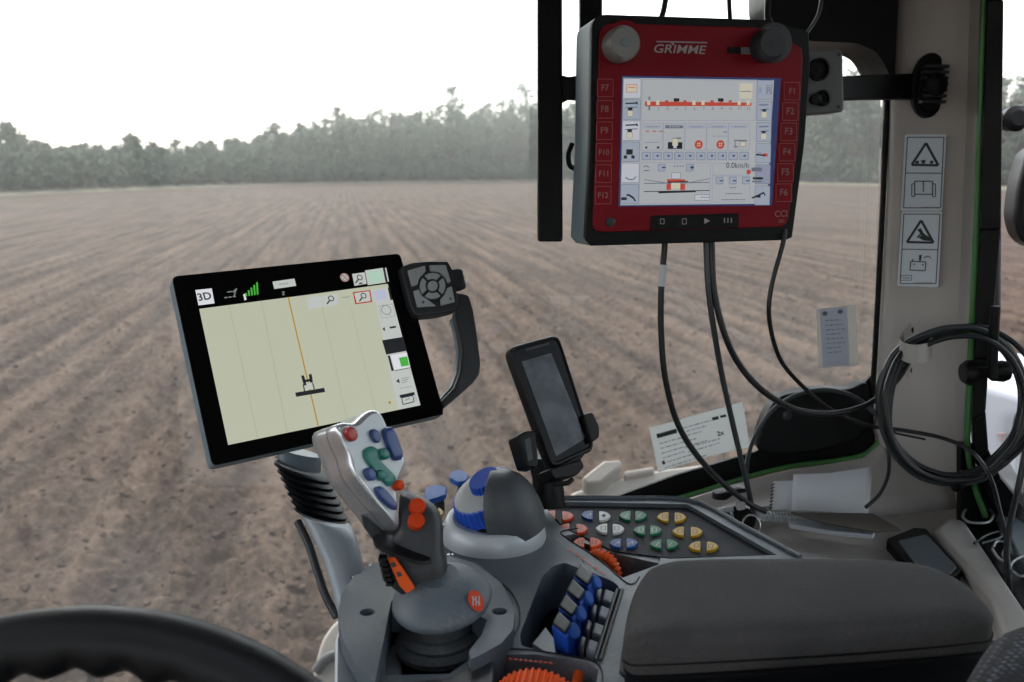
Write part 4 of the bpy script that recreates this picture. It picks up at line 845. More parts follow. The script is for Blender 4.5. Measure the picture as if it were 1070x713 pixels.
# ------------------------------------------------------------------ red display
rt = thing('display_terminal', P(725, 255, .97), 'red faced machine display with lit screen, two round dials and function keys, hung high', 'display')
rpl = Plane(P(725, 140, .95), (.19, -.975, .03)); rn = rpl.n
RO = rnd([rpl.at(*p) for p in [(618, 15), (800, 21), (844, 33), (846, 62), (840, 150), (827, 248), (820, 251), (617, 257), (611, 250), (616, 150)]], .12, 4)
mb = MB(); mb.prism(RO, -rn * .06, 'steelb'); hs_ = mb.build('housing', rt, bevel=.008, seg=4)
mb = MB(); mb.prism([p + rn * .0022 for p in RO], -rn * .010, 'black'); mb.build('front_rim', rt, bevel=.004, seg=3)
FO = rnd([rpl.at(*p, .004) for p in [(627, 24), (798, 29), (838, 50), (839, 62), (834, 150), (823, 237), (619, 243), (623, 150)]], .12, 4)
mb = MB(); mb.prism(FO, -rn * .003, 'red'); fpn = mb.build('faceplate', rt, bevel=.001)
Zr = lambda x, y: (630 + x / 4.755, 70 + y / 4.755)
LC2 = dict(bg=lit('lcd_sky_grey', (160, 163, 166)), bl=lit('lcd_cool_blue', (144, 152, 166)), wh=lit('lcd_soft_white', (176, 179, 186)), dk=LC['dk'], rd=lit('lcd_brick_red', (170, 64, 50)), mid=lit('lcd_slate', (96, 100, 116)), cream=lit('lcd_cream', (186, 181, 162)), navy=lit('lcd_navy', (34, 44, 86)), dim=lit('lcd_dim', (132, 136, 156)))
mb = MB()
def q2(pts, c, o=.0052): mb.poly([rpl.at(*Zr(*p), o) for p in pts], LC2[c])
def b2(x0, y0, x1, y1, c, o=.0052):   # upright box, following the slight slope of the screen's left edge
    s = lambda y: -.022 * (y - 60); q2([(x0 + s(y0), y0), (x1 + s(y0), y0 + (x1 - x0) * .012), (x1 + s(y1), y1 + (x1 - x0) * -.004), (x0 + s(y1), y1)], c, o)
def l2(a, b_, c, w_=.0007, o=.0057): line(mb, rpl, Zr(*a), Zr(*b_), w_, LC2[c], o)
def f2(x0, y0, x1, y1, c='mid', w_=.0005):
    s = lambda y: -.022 * (y - 60)
    frame(mb, rpl, [Zr(x0 + s(y0), y0), Zr(x1 + s(y0), y0 + (x1 - x0) * .01), Zr(x1 + s(y1), y1 - (x1 - x0) * .004), Zr(x0 + s(y1), y1)], w_, LC2[c], .0057)
mb2 = mb; mb = MB(); q2([(94, 44), (884, 56), (840, 690), (76, 694)], 'navy', .0046); lcd = mb.build('screen', rt); mb = mb2
q2([(100, 54), (850, 66), (815, 680), (86, 688)], 'bg', .0049)
for k in range(6):
    y = 58 + k * 105; b2(102, y, 190, y + 98, 'wh' if k % 2 == 0 else 'bl', .0052); f2(102, y, 190, y + 98)
    b2(768, y + 8, 842, y + 104, 'bl' if k != 4 else 'dim', .0052); f2(768, y + 8, 842, y + 104)
# icons down both sides
b2(118, 88, 170, 126, 'cream', .0055); f2(118, 88, 170, 126, 'rd'); l2((124, 100), (160, 104), 'rd')
for y0 in (180, 288):
    l2((112, y0 + 2), (166, y0), 'dk', .0014); l2((166, y0 - 6), (172, y0 + 6), 'dk', .0016); l2((110, y0 + 24), (172, y0 + 20), 'mid', .001); b2(128, y0 + 22, 150, y0 + 36, 'dk', .0058); b2(126, y0 + 38, 152, y0 + 66, 'cream', .0058); f2(126, y0 + 38, 152, y0 + 66, 'dk')
    l2((776, y0 + 10), (822, y0 + 8), 'mid', .0014); l2((780, y0 + 34), (824, y0 + 30), 'mid', .001); b2(796, y0 + 30, 814, y0 + 42, 'dk', .0058); b2(792, y0 + 44, 818, y0 + 72, 'cream', .0058); f2(792, y0 + 44, 818, y0 + 72, 'mid')
b2(124, 410, 156, 436, 'dk', .0055); b2(112, 440, 128, 456, 'dk', .0055); b2(150, 440, 166, 456, 'dk', .0055)
l2((112, 548), (128, 560), 'mid', .0012); l2((128, 560), (150, 560), 'mid', .0012); l2((150, 560), (166, 546), 'mid', .0012)
b2(104, 648, 132, 662, 'dk', .0055); l2((128, 636), (152, 652), 'dk', .002); l2((118, 640), (128, 634), 'dk', .002); l2((150, 650), (162, 668), 'dk', .0016)
b2(776, 100, 790, 130, 'dim', .0055); f2(814, 92, 838, 136, 'mid'); text(mb, 'R', rpl, Zr(816, 130), Zr(836, 131), LC2['mid'], .0058)
l2((760, 436), (806, 440), 'dk', .0016); b2(804, 430, 826, 446, 'rd', .0055); l2((770, 426), (786, 430), 'mid')
b2(756, 548, 806, 560, 'dk', .0055); b2(752, 566, 802, 574, 'mid', .0055); b2(748, 500, 800, 520, 'mid', .0055)
l2((740, 652), (770, 640), 'dk', .0018); l2((770, 640), (800, 624), 'dk', .0018); b2(776, 636, 796, 650, 'dk', .0055); l2((800, 626), (806, 640), 'dk', .0014)
# row of planting units
f2(196, 62, 764, 268, 'dim'); b2(680, 82, 744, 158, 'cream', .0054); l2((684, 122), (736, 122), 'mid', .0008)
b2(212, 172, 740, 196, 'rd', .0056)
for k in range(12):
    x = 230 + k * 45; b2(x - 8, 166, x + 8, 190 if k in (0, 1, 5, 6, 10, 11) else 176, 'cream' if k in (0, 1, 5, 6, 10, 11) else 'rd', .0059); text(mb, str(k + 1), rpl, Zr(x - 4 - (4 if k > 8 else 0), 216), Zr(x + 5 + (2 if k > 8 else 0), 216), LC2['mid'], .0058)
for x in (368, 588): b2(x - 14, 156, x + 14, 172, 'dk', .0062)
# five cells with readings
for k in range(5):
    x = 198 + k * 108; f2(x, 282, x + 106, 414, 'dim'); b2(x + 8, 290, x + 98, 306, 'bl' if k != 1 else 'mid', .0054)
    for j in range(4): l2((x + 24 + j * 14, 298), (x + 32 + j * 14, 298), 'mid' if k != 1 else 'wh', .0008, .006)
    for j in range(2):
        b2(x + 4 + j * 54, 424, x + 48 + j * 54, 462, 'bl', .0054); f2(x + 4 + j * 54, 424, x + 48 + j * 54, 462, 'mid'); cx_ = x + 20 + j * 54
        l2((cx_ - 5, 446 - (0 if j else 8)), (cx_, 438 + (0 if j else 8)), 'navy', .0012); l2((cx_, 438 + (0 if j else 8)), (cx_ + 5, 446 - (0 if j else 8)), 'navy', .0012)
for j in range(3): l2((212 + j * 34, 320), (230 + j * 34, 320), 'rd', .001)
b2(218, 396, 228, 406, 'dk', .0056); b2(276, 396, 288, 406, 'dk', .0056); l2((206, 376), (284, 374), 'dim', .001)
b2(330, 374, 402, 408, 'dk', .0056); b2(352, 356, 380, 392, 'cream', .0059); f2(352, 356, 380, 392, 'dk'); l2((346, 356), (388, 354), 'dk', .001); b2(358, 390, 374, 404, 'wh', .006)
def disc3(cx, cy, r, c, o):
    c0 = rpl.at(*Zr(cx, cy), o); v = Vector((0, 0, 1)); u = rpl.n.cross(v) * -1; mb.poly([c0 + (u * math.cos(2 * math.pi * i / 20) + v * math.sin(2 * math.pi * i / 20)) * r for i in range(20)][::1], LC2[c])
for x in (476, 584): disc3(x, 386, .0046, 'rd', .0056); disc3(x, 386, .0022, 'cream', .006); l2((x - 14, 386), (x + 14, 386), 'rd', .0009, .0064); l2((x, 372), (x, 400), 'rd', .0009, .0064)
l2((540, 344), (620, 344), 'dim', .0008); l2((598, 324), (618, 324), 'mid', .001)
l2((652, 366), (716, 366), 'mid', .0014); l2((656, 366), (658, 398), 'mid', .001); b2(690, 372, 716, 396, 'cream', .0056); f2(690, 372, 716, 396, 'mid'); l2((650, 398), (672, 398), 'mid', .0012)
# machine view bottom left
f2(194, 474, 544, 680, 'dim'); b2(284, 484, 320, 518, 'bl', .0054); f2(284, 484, 320, 518); l2((294, 500), (312, 500), 'navy', .0014, .006); b2(424, 484, 460, 518, 'bl', .0054); f2(424, 484, 460, 518); l2((434, 500), (452, 500), 'navy', .0014, .006); l2((443, 492), (443, 509), 'navy', .0014, .006)
for j in range(4): l2((352 + j * 14, 494), (360 + j * 14, 493), 'mid', .0012)
l2((202, 500), (214, 490), 'mid', .001); l2((214, 490), (230, 500), 'mid', .001); l2((202, 516), (232, 516), 'mid', .001)
l2((204, 580), (530, 574), 'mid', .0009); l2((206, 560), (320, 578), 'mid', .0007); l2((530, 556), (414, 578), 'mid', .0007)
b2(352, 526, 396, 556, 'wh', .0056); f2(352, 526, 396, 556, 'mid'); b2(330, 558, 420, 574, 'rd', .0058); b2(328, 580, 350, 612, 'rd', .0056); b2(396, 580, 420, 612, 'rd', .0056); b2(352, 576, 396, 606, 'cream', .006); l2((322, 574), (424, 570), 'dk', .0012, .0064)
l2((204, 620), (530, 614), 'dk', .0008); l2((276, 624), (462, 618), 'dk', .002, .006); b2(470, 634, 544, 664, 'wh', .0054); f2(470, 634, 544, 664); 
for j in range(4): l2((488 + j * 12, 648), (496 + j * 12, 648), 'mid', .001, .006)
# speed and area bottom right
f2(556, 480, 740, 538, 'dim'); f2(556, 542, 740, 672, 'dim'); text(mb, '0.0km/h', rpl, Zr(612, 502), Zr(724, 504), LC2['dk'], .0058); disc3(724, 522, .0026, 'rd', .006)
for j in range(3): x = 572 + j * 66; b2(x, 548, x + 36, 582, 'bl', .0054); f2(x, 548, x + 36, 582); l2((x + 8, 566), (x + 24, 566), 'navy', .0012, .006)
for y, a, b_ in ((600, 630, 676), (630, 610, 700), (660, 590, 710)):
    for j in range(int((b_ - a) / 12)): l2((a + j * 12, y), (a + 8 + j * 12, y), 'mid', .0012)
mb.build('screen_icon', lcd)
# function keys
for side, names, xs in ((0, ['F7', 'F8', 'F9', 'F10', 'F11', 'F12'], None), (1, ['F1', 'F2', 'F3', 'F4', 'F5', 'F6'], None)):
    for k, nm in enumerate(names):
        cx_, cy_ = ((632.5 - k * .45, 92 + k * 22.4) if side == 0 else (827.5 - k * 1.7, 95.5 + k * 21.2)); hw_, hh_ = 8.6, 9.6
        o = rnd([rpl.at(cx_ + a * hw_, cy_ + b_ * hh_, .0046) for a, b_ in ((-1, -1), (1, -1), (1, 1), (-1, 1))], .18, 3)
        m = MB(); m.prism(o, -rn * .0012, 'redkey'); kk = m.build('function_key', rt, bevel=.0002)
        m = MB(); frame(m, rpl, [(cx_ + a * 8.2, cy_ + b_ * 9.2) for a, b_ in ((-1, -1), (1, -1), (1, 1), (-1, 1))], .0005, 'redline', .005); wd = 2.9 if nm == 'F1' else 3.9 if len(nm) == 2 else 4.8 if nm == 'F11' else 5.4; text(m, nm, rpl, (cx_ - wd, cy_ + 2.8), (cx_ + wd, cy_ + 2.8), M['letterdim'], .005, bold=.012); m.build('lettering', kk)
# dials
def dial(px, py, r, mt, deep, nm='dial'):
    c = rpl.at(px, py, deep); m = MB(); m.lathe(c, rn, [(r * 1.12, -deep + .004), (r * 1.1, -.004), (r * .98, 0), (r * .93, .0012), (r * .3, .0014)], mt, n=48); o = m.build(nm, rt)
    m = MB(); m.lathe(c, rn, [(r * .28, .001), (r * .26, .0022)], 'steelb' if mt == 'knobg' else mt, n=20); m.build('cap', o)
    m = MB(); cc = rpl.at(px, py, .0045); m.lathe(cc, rn, [(r * 1.34, 0), (r * 1.38, .001), (r * 1.3, .0012)], 'dgrey' if mt != 'knobg' else 'red', n=48); m.build('dial_ring', o)
dial(653, 44.5, .0158, 'knobg', .026); dial(808, 45, .0152, 'dgrey', .026)
m = MB(); text(m, 'GRIMME', rpl, (683.5, 55), (738, 56.6), M['lettergrey'], .005, bold=.009, shear=.18, height=.0085); line(m, rpl, (686, 43.6), (739, 44.8), .0012, 'lettergrey', .005); line(m, rpl, (701.5, 44), (704, 47), .0022, 'lettergrey', .005); m.build('lettering', rt)
m = MB(); text(m, 'CCI', rpl, (809.5, 227), (822.5, 226.4), M['letterdim'], .005, bold=.01, height=.007); text(m, '200', rpl, (813, 233), (819.5, 232.6), M['letterdim'], .005); m.build('lettering', rt)
m = MB(); m.prism([rpl.at(*p, .0052) for p in [(761, 49), (774, 49.3), (774, 56.4), (761, 56)]], -rn * .001, 'black'); m.build('card_slot', rt); m = MB(); m.prism([rpl.at(*p, .0052) for p in [(774.6, 49.3), (788, 49.8), (788, 57), (774.6, 56.5)]], -rn * .001, 'knobg'); m.build('badge', rt)
m = MB(); m.prism(rnd([rpl.at(*p, .0056) for p in [(680.5, 225.5), (772, 223), (772, 238), (680, 240.5)]], .15), -rn * .002, 'black'); bb = m.build('button_bar', rt, bevel=.0005); m = MB()
frame(m, rpl, [(690, 229), (694, 229), (694, 234), (690, 234)], .0007, 'lettergrey', .006); frame(m, rpl, [(713, 229), (717, 228.6), (717.4, 234), (713, 234.4)], .0007, 'lettergrey', .006); m.poly([rpl.at(736, 228, .006), rpl.at(736, 234, .006), rpl.at(742, 231, .006)], 'lettergrey')
for k in range(3): line(m, rpl, (757 + k * 3.6, 228), (757 + k * 3.6, 233), .0012, 'lettergrey', .006)
m.build('symbol', bb)
m = MB(); m.lathe(rpl.at(638, 232, .004), rn, [(.0052, 0), (.005, .0014), (.0034, .002)], 'dgrey', n=18); m.build('light_sensor', rt)

# ------------------------------------------------------------------ rails and socket box
rail = thing('mounting_rail', P(575, 255, 1.02), 'upright black square bar left of the red display', 'rail')
mb = MB(); a = P(574.5, 252, 1.02); t_ = P(574, -130, 1.045); s1_, s2_ = RV * .0143, Vector((0, .013, 0))
mb.prism([a - s1_ - s2_, a + s1_ - s2_, a + s1_ + s2_, a - s1_ + s2_], t_ - a, 'black'); mb.build('bar', rail, bevel=.003, seg=3)
mb = MB(); mb.prism([P(x, y, 1.02) for x, y in [(586, 78), (594, 80), (640, 74), (640, 106), (594, 104), (586, 108)]], (0, .02, 0), 'black'); mb.build('bracket', rail, bevel=.003)
mb = MB(); mb.tube([P(598, 150, 1.03), P(594, 162, 1.03), P(596, 174, 1.03), P(604, 176, 1.03)], .003, 'black'); mb.build('wire_hook', rail)
rail2 = thing('mounting_rail', P(618, 30, 1.05), 'short black square bar above the top left corner of the red display', 'rail')
mb = MB(); a = P(617, 60, 1.06); t_ = P(616, -130, 1.07); s1_ = RV * .0135; mb.prism([a - s1_ - s2_, a + s1_ - s2_, a + s1_ + s2_, a - s1_ + s2_], t_ - a, 'black'); mb.build('bar', rail2, bevel=.003)
bx = thing('socket_box', P(862, 90, 1.03), 'small grey plate with two black sockets right of the red display', 'socket')
bp_ = Plane(P(862, 88, 1.0), (.06, -1, .02))
mb = MB(); mb.prism(rnd([bp_.at(*p) for p in [(800, 52), (881, 52), (882.5, 117), (800, 124)]], .08), -bp_.n * .03, mat('socket_plate_grey', (.10, .10, .10), .5, bump=.2, var=.05)); mb.build('plate', bx, bevel=.003, seg=3)
mb = MB(); mb.lathe(bp_.at(855, 73), bp_.n, [(.0125, -.001), (.0125, .005), (.010, .006), (.009, .002), (.003, .0025), (.0028, .004)], 'black', n=28); mb.build('socket', bx)
mb = MB(); mb.lathe(bp_.at(859, 103), bp_.n, [(.009, -.001), (.009, .004), (.006, .006), (.005, .002)], 'black', n=24); mb.lathe(bp_.at(851, 104), bp_.n, [(.006, -.001), (.006, .006), (.003, .007)], 'black', n=18); mb.build('socket', bx)
for x, y in ((876, 112), (877, 57)): mb = MB(); mb.lathe(bp_.at(x, y), bp_.n, [(.0022, 0), (.002, .001)], 'dgrey', n=12); mb.build('screw', bx)
arm_ = thing('bracket_arm', P(970, 90, 1.2), 'flat black arm with round ball mount bolted to the beige corner pillar', 'bracket')
mb = MB(); mb.prism([P(x, y, d) for x, y, d in [(872, 80, 1.03), (910, 78, 1.08), (962, 76, 1.2), (962, 104, 1.2), (910, 104, 1.08), (872, 105, 1.03)]], (0, .02, 0), 'black'); mb.build('arm', arm_, bevel=.003)
c_ = V(969, 90, 1.228); mb = MB(); ang = [2 * math.pi * i / 28 for i in range(28)]
for r_a, r_b, h0_, h1_ in ((.024, .042, .002, -.008), (.018, .034, -.008, -.014)):
    mb.prism([c_ + Vector((math.cos(t) * r_a, h0_, math.sin(t) * r_b)) for t in ang], (0, h1_ - h0_, 0), 'black')
mb.build('mount_plate', arm_, bevel=.002)
mb = MB()
for k in range(7): mb.box(c_ + Vector((0, -.018, -.022 + k * .0075)), (.016, 0, 0), (0, .006, 0), (0, 0, .0018), 'dgrey')
mb.lathe(c_ + Vector((0, -.014, 0)), (0, -1, 0), [(.014, 0), (.015, .012), (.008, .018)], 'black', n=20); mb.build('ball_clamp', arm_)

# ------------------------------------------------------------------ cables
def cable(label, pts, r, mt='cablem', name='cable', grp='cables round the red display'):
    m = MB(); m.tube([P(*p) for p in pts], r, mt, n=10, sub=10); o = m.build(name); return tag(o, label, 'cable', grp)
c1 = cable('black cable with a white tape band hanging from the left of the red display', [(694, 240, .985), (694.5, 258, .985), (691, 300, .99), (691, 350, 1.0), (696, 400, 1.01), (711, 449, 1.03), (740, 490, 1.06), (776, 522, 1.09), (800, 535, 1.1)], .0036)
m = MB(); m.tube([P(693.4, 277, .986), P(692.2, 290, .987), P(691.2, 299, .989)], .0041, 'paper2'); m.build('tape', c1)
cable('grey black cable running straight down from under the red display to the keys', [(738, 245, .985), (738, 258, .985), (741, 310, .99), (752, 380, 1.01), (765, 440, 1.04), (778, 495, 1.08), (786, 530, 1.1), (789, 545, 1.1)], .0034, 'cableg')
cable('black cable sagging from under the red display to the coil on the pillar', [(743, 245, .985), (743.5, 258, .985), (747, 310, .99), (764, 366, 1.0), (793, 405, 1.03), (832, 428, 1.08), (872, 432, 1.12), (908, 422, 1.14), (935, 400, 1.14), (955, 372, 1.15), (985, 350, 1.16)], .0038)
cable('thin black cable curving from the right of the red display behind the coil', [(820, 240, .985), (818, 255, .985), (806, 300, .99), (804, 335, 1.0), (815, 375, 1.04), (838, 403, 1.1), (868, 428, 1.17), (905, 444, 1.19), (945, 450, 1.19), (985, 458, 1.17), (1015, 472, 1.13), (1035, 500, 1.08), (1046, 540, 1.05), (1056, 580, 1.03)], .0027)
cable('grey cable arching over the black wiper cover', [(784, 520, 1.16), (780, 490, 1.18), (788, 458, 1.2), (808, 428, 1.2), (838, 411, 1.2), (868, 408, 1.2), (895, 416, 1.2), (916, 434, 1.19), (935, 452, 1.17)], .0030, 'cableg')
cable('thin black cable dropping from the coil behind the white notepad', [(920, 420, 1.16), (926, 455, 1.17), (929, 490, 1.16), (920, 515, 1.14), (905, 530, 1.12)], .0026)
cable('black cable rising from the top edge of the red display', [(690, 22, 1.0), (694, 8, 1.01), (698, -20, 1.03), (702, -70, 1.05)], .0034)
cable('thin black cable rising beside the right dial of the red display', [(763, 24, 1.0), (762, 5, 1.01), (760, -40, 1.03)], .0026)
cable('thin grey lead looping over the right dial of the red display', [(838, 40, 1.0), (848, 28, 1.01), (856, 12, 1.02), (858, -10, 1.03), (852, -50, 1.05)], .0022, 'cableg')
cable('short black lead behind the right dial of the red display', [(806, 34, 1.0), (802, 18, 1.01), (803, -10, 1.02), (806, -50, 1.04)], .0036)
cable('black cable hanging down from the coil at the right edge over the door sill', [(1072, 470, 1.04), (1064, 510, 1.04), (1056, 545, 1.03), (1052, 580, 1.02), (1056, 620, 1.0)], .0036)
coil = thing('cable_coil', P(955, 368, 1.14), 'large coil of black cable hanging from a pale clip on the beige pillar', 'cable coil')
LOOPS = [(995, 421, 79, 85, 0, 1.115), (992, 416, 77, 79, 4, 1.125), (999, 421, 76, 84, -3, 1.105), (994, 420, 72, 80, 6, 1.13), (1004, 417, 82, 80, -6, 1.11), (999, 424, 72, 79, 2, 1.095)]
for k, (cx_, cy_, rx, ry, tl, d) in enumerate(LOOPS):
    pts = []
    for i in range(16):
        a = 2 * math.pi * i / 16; x, y = rx * math.cos(a), ry * math.sin(a); tt = math.radians(tl); near_clip = max(0, math.cos(a - math.radians(232)))** 3
        X, Y = cx_ + x * math.cos(tt) - y * math.sin(tt), cy_ + x * math.sin(tt) + y * math.cos(tt); X += (953 + k * 1.2 - X) * .35 * near_clip; Y += (362 + k * 1.8 - Y) * .55 * near_clip
        pts.append(P(X + random.uniform(-1.2, 1.2), Y + random.uniform(-1.2, 1.2), d + .012 * math.sin(a + k)))
    m = MB(); m.tube(pts, .0036, 'cablem' if k % 3 else 'cableg', n=10, sub=6, closed=True); m.build('loop', coil)
m = MB(); m.lathe(P(1002, 503, 1.11), (.9, -.1, -.35), [(.0135, -.003), (.0142, -.002), (.0142, .002), (.0135, .003)], 'black', n=20); m.build('cable_tie', coil)
clip = thing('cable_clip', V(957, 366, 1.2), 'pale strap clip holding the cable coil on the beige pillar', 'clip')
m = MB(); sp = Plane(P(956, 368, 1.105), (.0, -1, .0)); ringo = []
S_ = spline([P(945, 357, 1.125), P(941, 364, 1.105), P(948, 369, 1.094), P(958, 370, 1.09), P(968, 368, 1.096), P(972, 362, 1.108), P(971, 355, 1.125)], 6); wv = UV * .0115
rings = [[p - wv, p + wv, p + wv + (p - P(956, 366, 1.12)).normalized() * .0025, p - wv + (p - P(956, 366, 1.12)).normalized() * .0025] for p in S_]; m.loft(rings, mat('pale_clip', (.36, .34, .31), .45, var=.05), smooth=False); m.build('strap', clip)

# springy wires in the channel beside the door
for k, (pts, lb) in enumerate([([(1006, 540), (1010, 532), (1028, 530), (1038, 537), (1032, 546), (1014, 546), (1006, 541)], 'bare wire loop nearest the pillar in the black channel'), ([(1018, 568), (1030, 560), (1044, 556), (1045, 562), (1026, 568)], 'dark flattened wire loop, second from the pillar in the black channel'), ([(1038, 572), (1042, 566), (1052, 568), (1048, 580), (1054, 588), (1044, 584), (1037, 574)], 'bare wire loop, third from the pillar in the black channel'), ([(1072, 580), (1060, 586), (1056, 594), (1066, 602), (1080, 600)], 'bare wire loop at the right edge in the black channel')]):
    m = MB(); m.tube([H(x, y, ZF + .022) for x, y in pts], .0016, 'cableg' if k == 1 else mat('bare_wire', (.34, .35, .36), .35, metal=.4), n=8); tag(m.build('wire_loop'), lb, 'wire', 'wire loops in the channel')

# ------------------------------------------------------------------ papers, keys, stickers
note = thing('notepad', V(860, 535, 1.17), 'white spiral notepad with curled pages leaning against the beige sill', 'notepad')
npl = Plane(V(860, 515, 1.115), (-.05, -.86, .5))
def page(pts, off, th, bend):
    m = MB(); top, bot = pts; n_ = len(top)
    f = [[npl.at(*p, off + bend * math.sin(i / (n_ - 1) * 3.1)) for i, p in enumerate(top)], [npl.at(*p, off + bend * .3 * math.sin(i / (n_ - 1) * 3.1)) for i, p in enumerate(bot)]]
    m.loft([f[0], [(a + b_) / 2 for a, b_ in zip(*f)], f[1]], 'paper', closed=False, cap=False); return m
def lerp(a, b_, n_): return [(a[0] + (b_[0] - a[0]) * i / n_, a[1] + (b_[1] - a[1]) * i / n_) for i in range(n_ + 1)]
o = page((lerp((808, 504), (906, 499), 10), lerp((806, 533), (905, 536), 10)), 0, 0, .002).build('page', note); s_ = o.modifiers.new('solid', 'SOLIDIFY'); s_.thickness = .006
o = page((lerp((829, 496), (868, 494.5), 5) + lerp((876, 493), (912, 488), 5), lerp((827, 533), (868, 535), 5) + lerp((876, 536), (907, 537), 5)), .008, 0, .006).build('page', note); s_ = o.modifiers.new('solid', 'SOLIDIFY'); s_.thickness = .0012
m = MB()
for k in range(8): m.tube([npl.at(811.5 - k * .35, 506 + k * 3.5, .001), npl.at(809 - k * .35, 506 + k * 3.5, .006), npl.at(806.5 - k * .35, 507 + k * 3.5, .0), npl.at(809 - k * .35, 507.5 + k * 3.5, -.003)], .0008, 'ink', n=6, sub=4)
m.build('spiral', note)
nb = thing('notebook', H(860, 555, ZF + .01), 'closed spiral notebook with a dark taupe cover lying flat in the beige tray', 'notebook')
m = MB(); m.prism([H(x, y, ZF + .034) for x, y in [(826, 535), (912, 536.5), (942, 553), (915, 555), (862, 546)]], (0, 0, -.003), mat('taupe_card', (.10, .085, .072), .6, var=.06)); m.build('cover', nb, bevel=.0008)
for k in range(4):
    m = MB(); m.prism([H(x, y + k * 1.0, ZF + .024 - k * .003) for x, y in [(822, 539), (862, 545), (914, 555), (912, 559), (868, 555), (826, 548)]], (0, 0, -.0018), 'paper' if k % 2 else 'paperb'); m.build('page', nb)
m = MB()
for k in range(11): c = H(795 + k * 3.3, 539.5 + k * .25, ZF + .024); m.tube([c + Vector((0, math.cos(t) * .007, math.sin(t) * .006)) for t in [2 * math.pi * i / 8 for i in range(8)]], .0012, 'silver2', n=6, sub=3, closed=True)
m.tube([H(794, 540, ZF + .02), H(830, 542.5, ZF + .02)], .0035, 'silver2', n=8); m.build('spiral', nb)
ks = thing('key_bunch', H(772, 545, ZF + .03), 'bunch of keys with a steel ring and black fob beside the coloured buttons', 'keys')
m = MB(); rc_ = P(785, 549, 1.06); m.tube([rc_ + RV * math.cos(t) * .0105 + UV * math.sin(t) * .0115 + FV * .003 * math.sin(t) for t in [2 * math.pi * i / 14 for i in range(14)]], .0014, 'steel', n=8, sub=4, closed=True); m.build('key_ring', ks)
kq = Plane(P(770, 540, 1.07), (-.2, -.8, .55)); m = MB(); m.prism(rnd([kq.at(*p) for p in [(756, 535), (764, 528), (782, 530), (792, 540), (786, 556), (766, 552), (757, 545)]], .35), -kq.n * .012, 'black'); m.build('fob', ks, bevel=.003)
m = MB(); m.tube([P(746, 541, 1.06), P(750, 535, 1.06), P(760, 532.5, 1.06), P(766, 532, 1.06)], .0034, 'silver2', n=10); m.build('key_head', ks)
m = MB(); m.prism(rnd([kq.at(x, y, .004) for x, y in [(768, 525), (778, 524), (780, 532), (770, 534)]], .3), -kq.n * .004, 'steel'); m.prism([kq.at(x, y, .004) for x, y in [(762, 534), (765, 533.5), (768, 545), (765, 546)]], -kq.n * .002, 'steel'); m.build('key_blade', ks)
pg = tag((lambda m: (m.loft([ring(752, 520, 1.12, 8, 8), ring(757, 514, 1.12, 12, 9), ring(768, 512, 1.12, 13, 10), ring(776, 508, 1.12, 8, 8)], 'black'), m.build('cable_plug'))[1])(MB()), 'lumpy black cable plug lying on the beige sill by the keys', 'plug')

# stickers on the pillar
_a, _b, _c = V(938.3, 150, 1.2418), V(1000, 150, 1.2067), V(930.5, 300, 1.2418)
spl = Plane(_a, (_c - _a).cross(_b - _a)); spl.n = spl.n if spl.n.y < 0 else -spl.n; spl.o = spl.o + spl.n * .0015
Sz = lambda x, y: (930 + x / 3.9625, 130 + y / 3.9625)
def sticker(out, label, draw):
    t = thing('warning_sticker', spl.at(*Sz(*out[0])), label, 'sticker', 'stickers on the pillar'); m = MB(); m.prism(rnd([spl.at(*Sz(*p)) for p in out], .04, 3), spl.n * .0008, 'paperb'); m.build('backing', t); m = MB(); draw(m); m.build('symbol', t)
def sl_(m, a, b_, w_=.0016): line(m, spl, Sz(*a), Sz(*b_), w_, 'ink', .0011)
def sp_(m, pts): m.poly([spl.at(*Sz(*p), .0011) for p in pts], 'ink')
def loop_(m, pts, w_=.0010):
    for i in range(len(pts)): sl_(m, pts[i], pts[(i + 1) % len(pts)], w_)
def d1(m):
    loop_(m, [(72, 54), (223, 54), (209, 346), (56, 346)], .0012); sl_(m, (64, 202), (216, 203), .0012)
    loop_(m, [(149, 78), (200, 170), (90, 168)], .0032); 
    for x in (112, 138, 172): sp_(m, [(x - 7, 152), (x + 7, 150), (x + 8, 162), (x - 7, 163)])
    sl_(m, (126, 152), (150, 148), .001)
    loop_(m, [(102, 236), (176, 236), (176, 290), (102, 290)], .0014); sl_(m, (138, 236), (138, 280), .0014); loop_(m, [(90, 248), (102, 246), (102, 300), (90, 298)], .0012); loop_(m, [(176, 246), (188, 248), (188, 300), (176, 300)], .0012)
    for k in range(8): sl_(m, (132 + k * 9, 344), (137 + k * 9, 344), .001)
sticker([(62, 42), (234, 42), (215, 358), (44, 358)], 'pale warning sticker with an open book symbol, upper one on the beige pillar', d1)
def d2(m):
    loop_(m, [(57, 372), (207, 372), (190, 660), (42, 660)], .0012); sl_(m, (50, 517), (200, 520), .0012)
    loop_(m, [(129, 398), (180, 490), (70, 488)], .0032); sp_(m, [(112, 436), (128, 430), (140, 452), (166, 470), (172, 484), (140, 482), (118, 470), (130, 458)]); sl_(m, (112, 470), (130, 450), .002)
    loop_(m, [(86, 568), (148, 570), (146, 606), (82, 604)], .0014); sl_(m, (96, 580), (104, 580), .0016); sl_(m, (132, 582), (140, 582), .0016); sl_(m, (94, 558), (94, 568), .0016); sp_(m, [(120, 542), (132, 540), (128, 566), (120, 566)]); sl_(m, (140, 552), (160, 546), .0014); sl_(m, (160, 546), (170, 556), .001)
    loop_(m, [(46, 626), (90, 626), (88, 646), (44, 646)], .0008)
    for k in range(3): sl_(m, (54 + k * 10, 636), (60 + k * 10, 636), .0016)
    for k in range(9): sl_(m, (100 + k * 9, 656), (105 + k * 9, 656), .001)
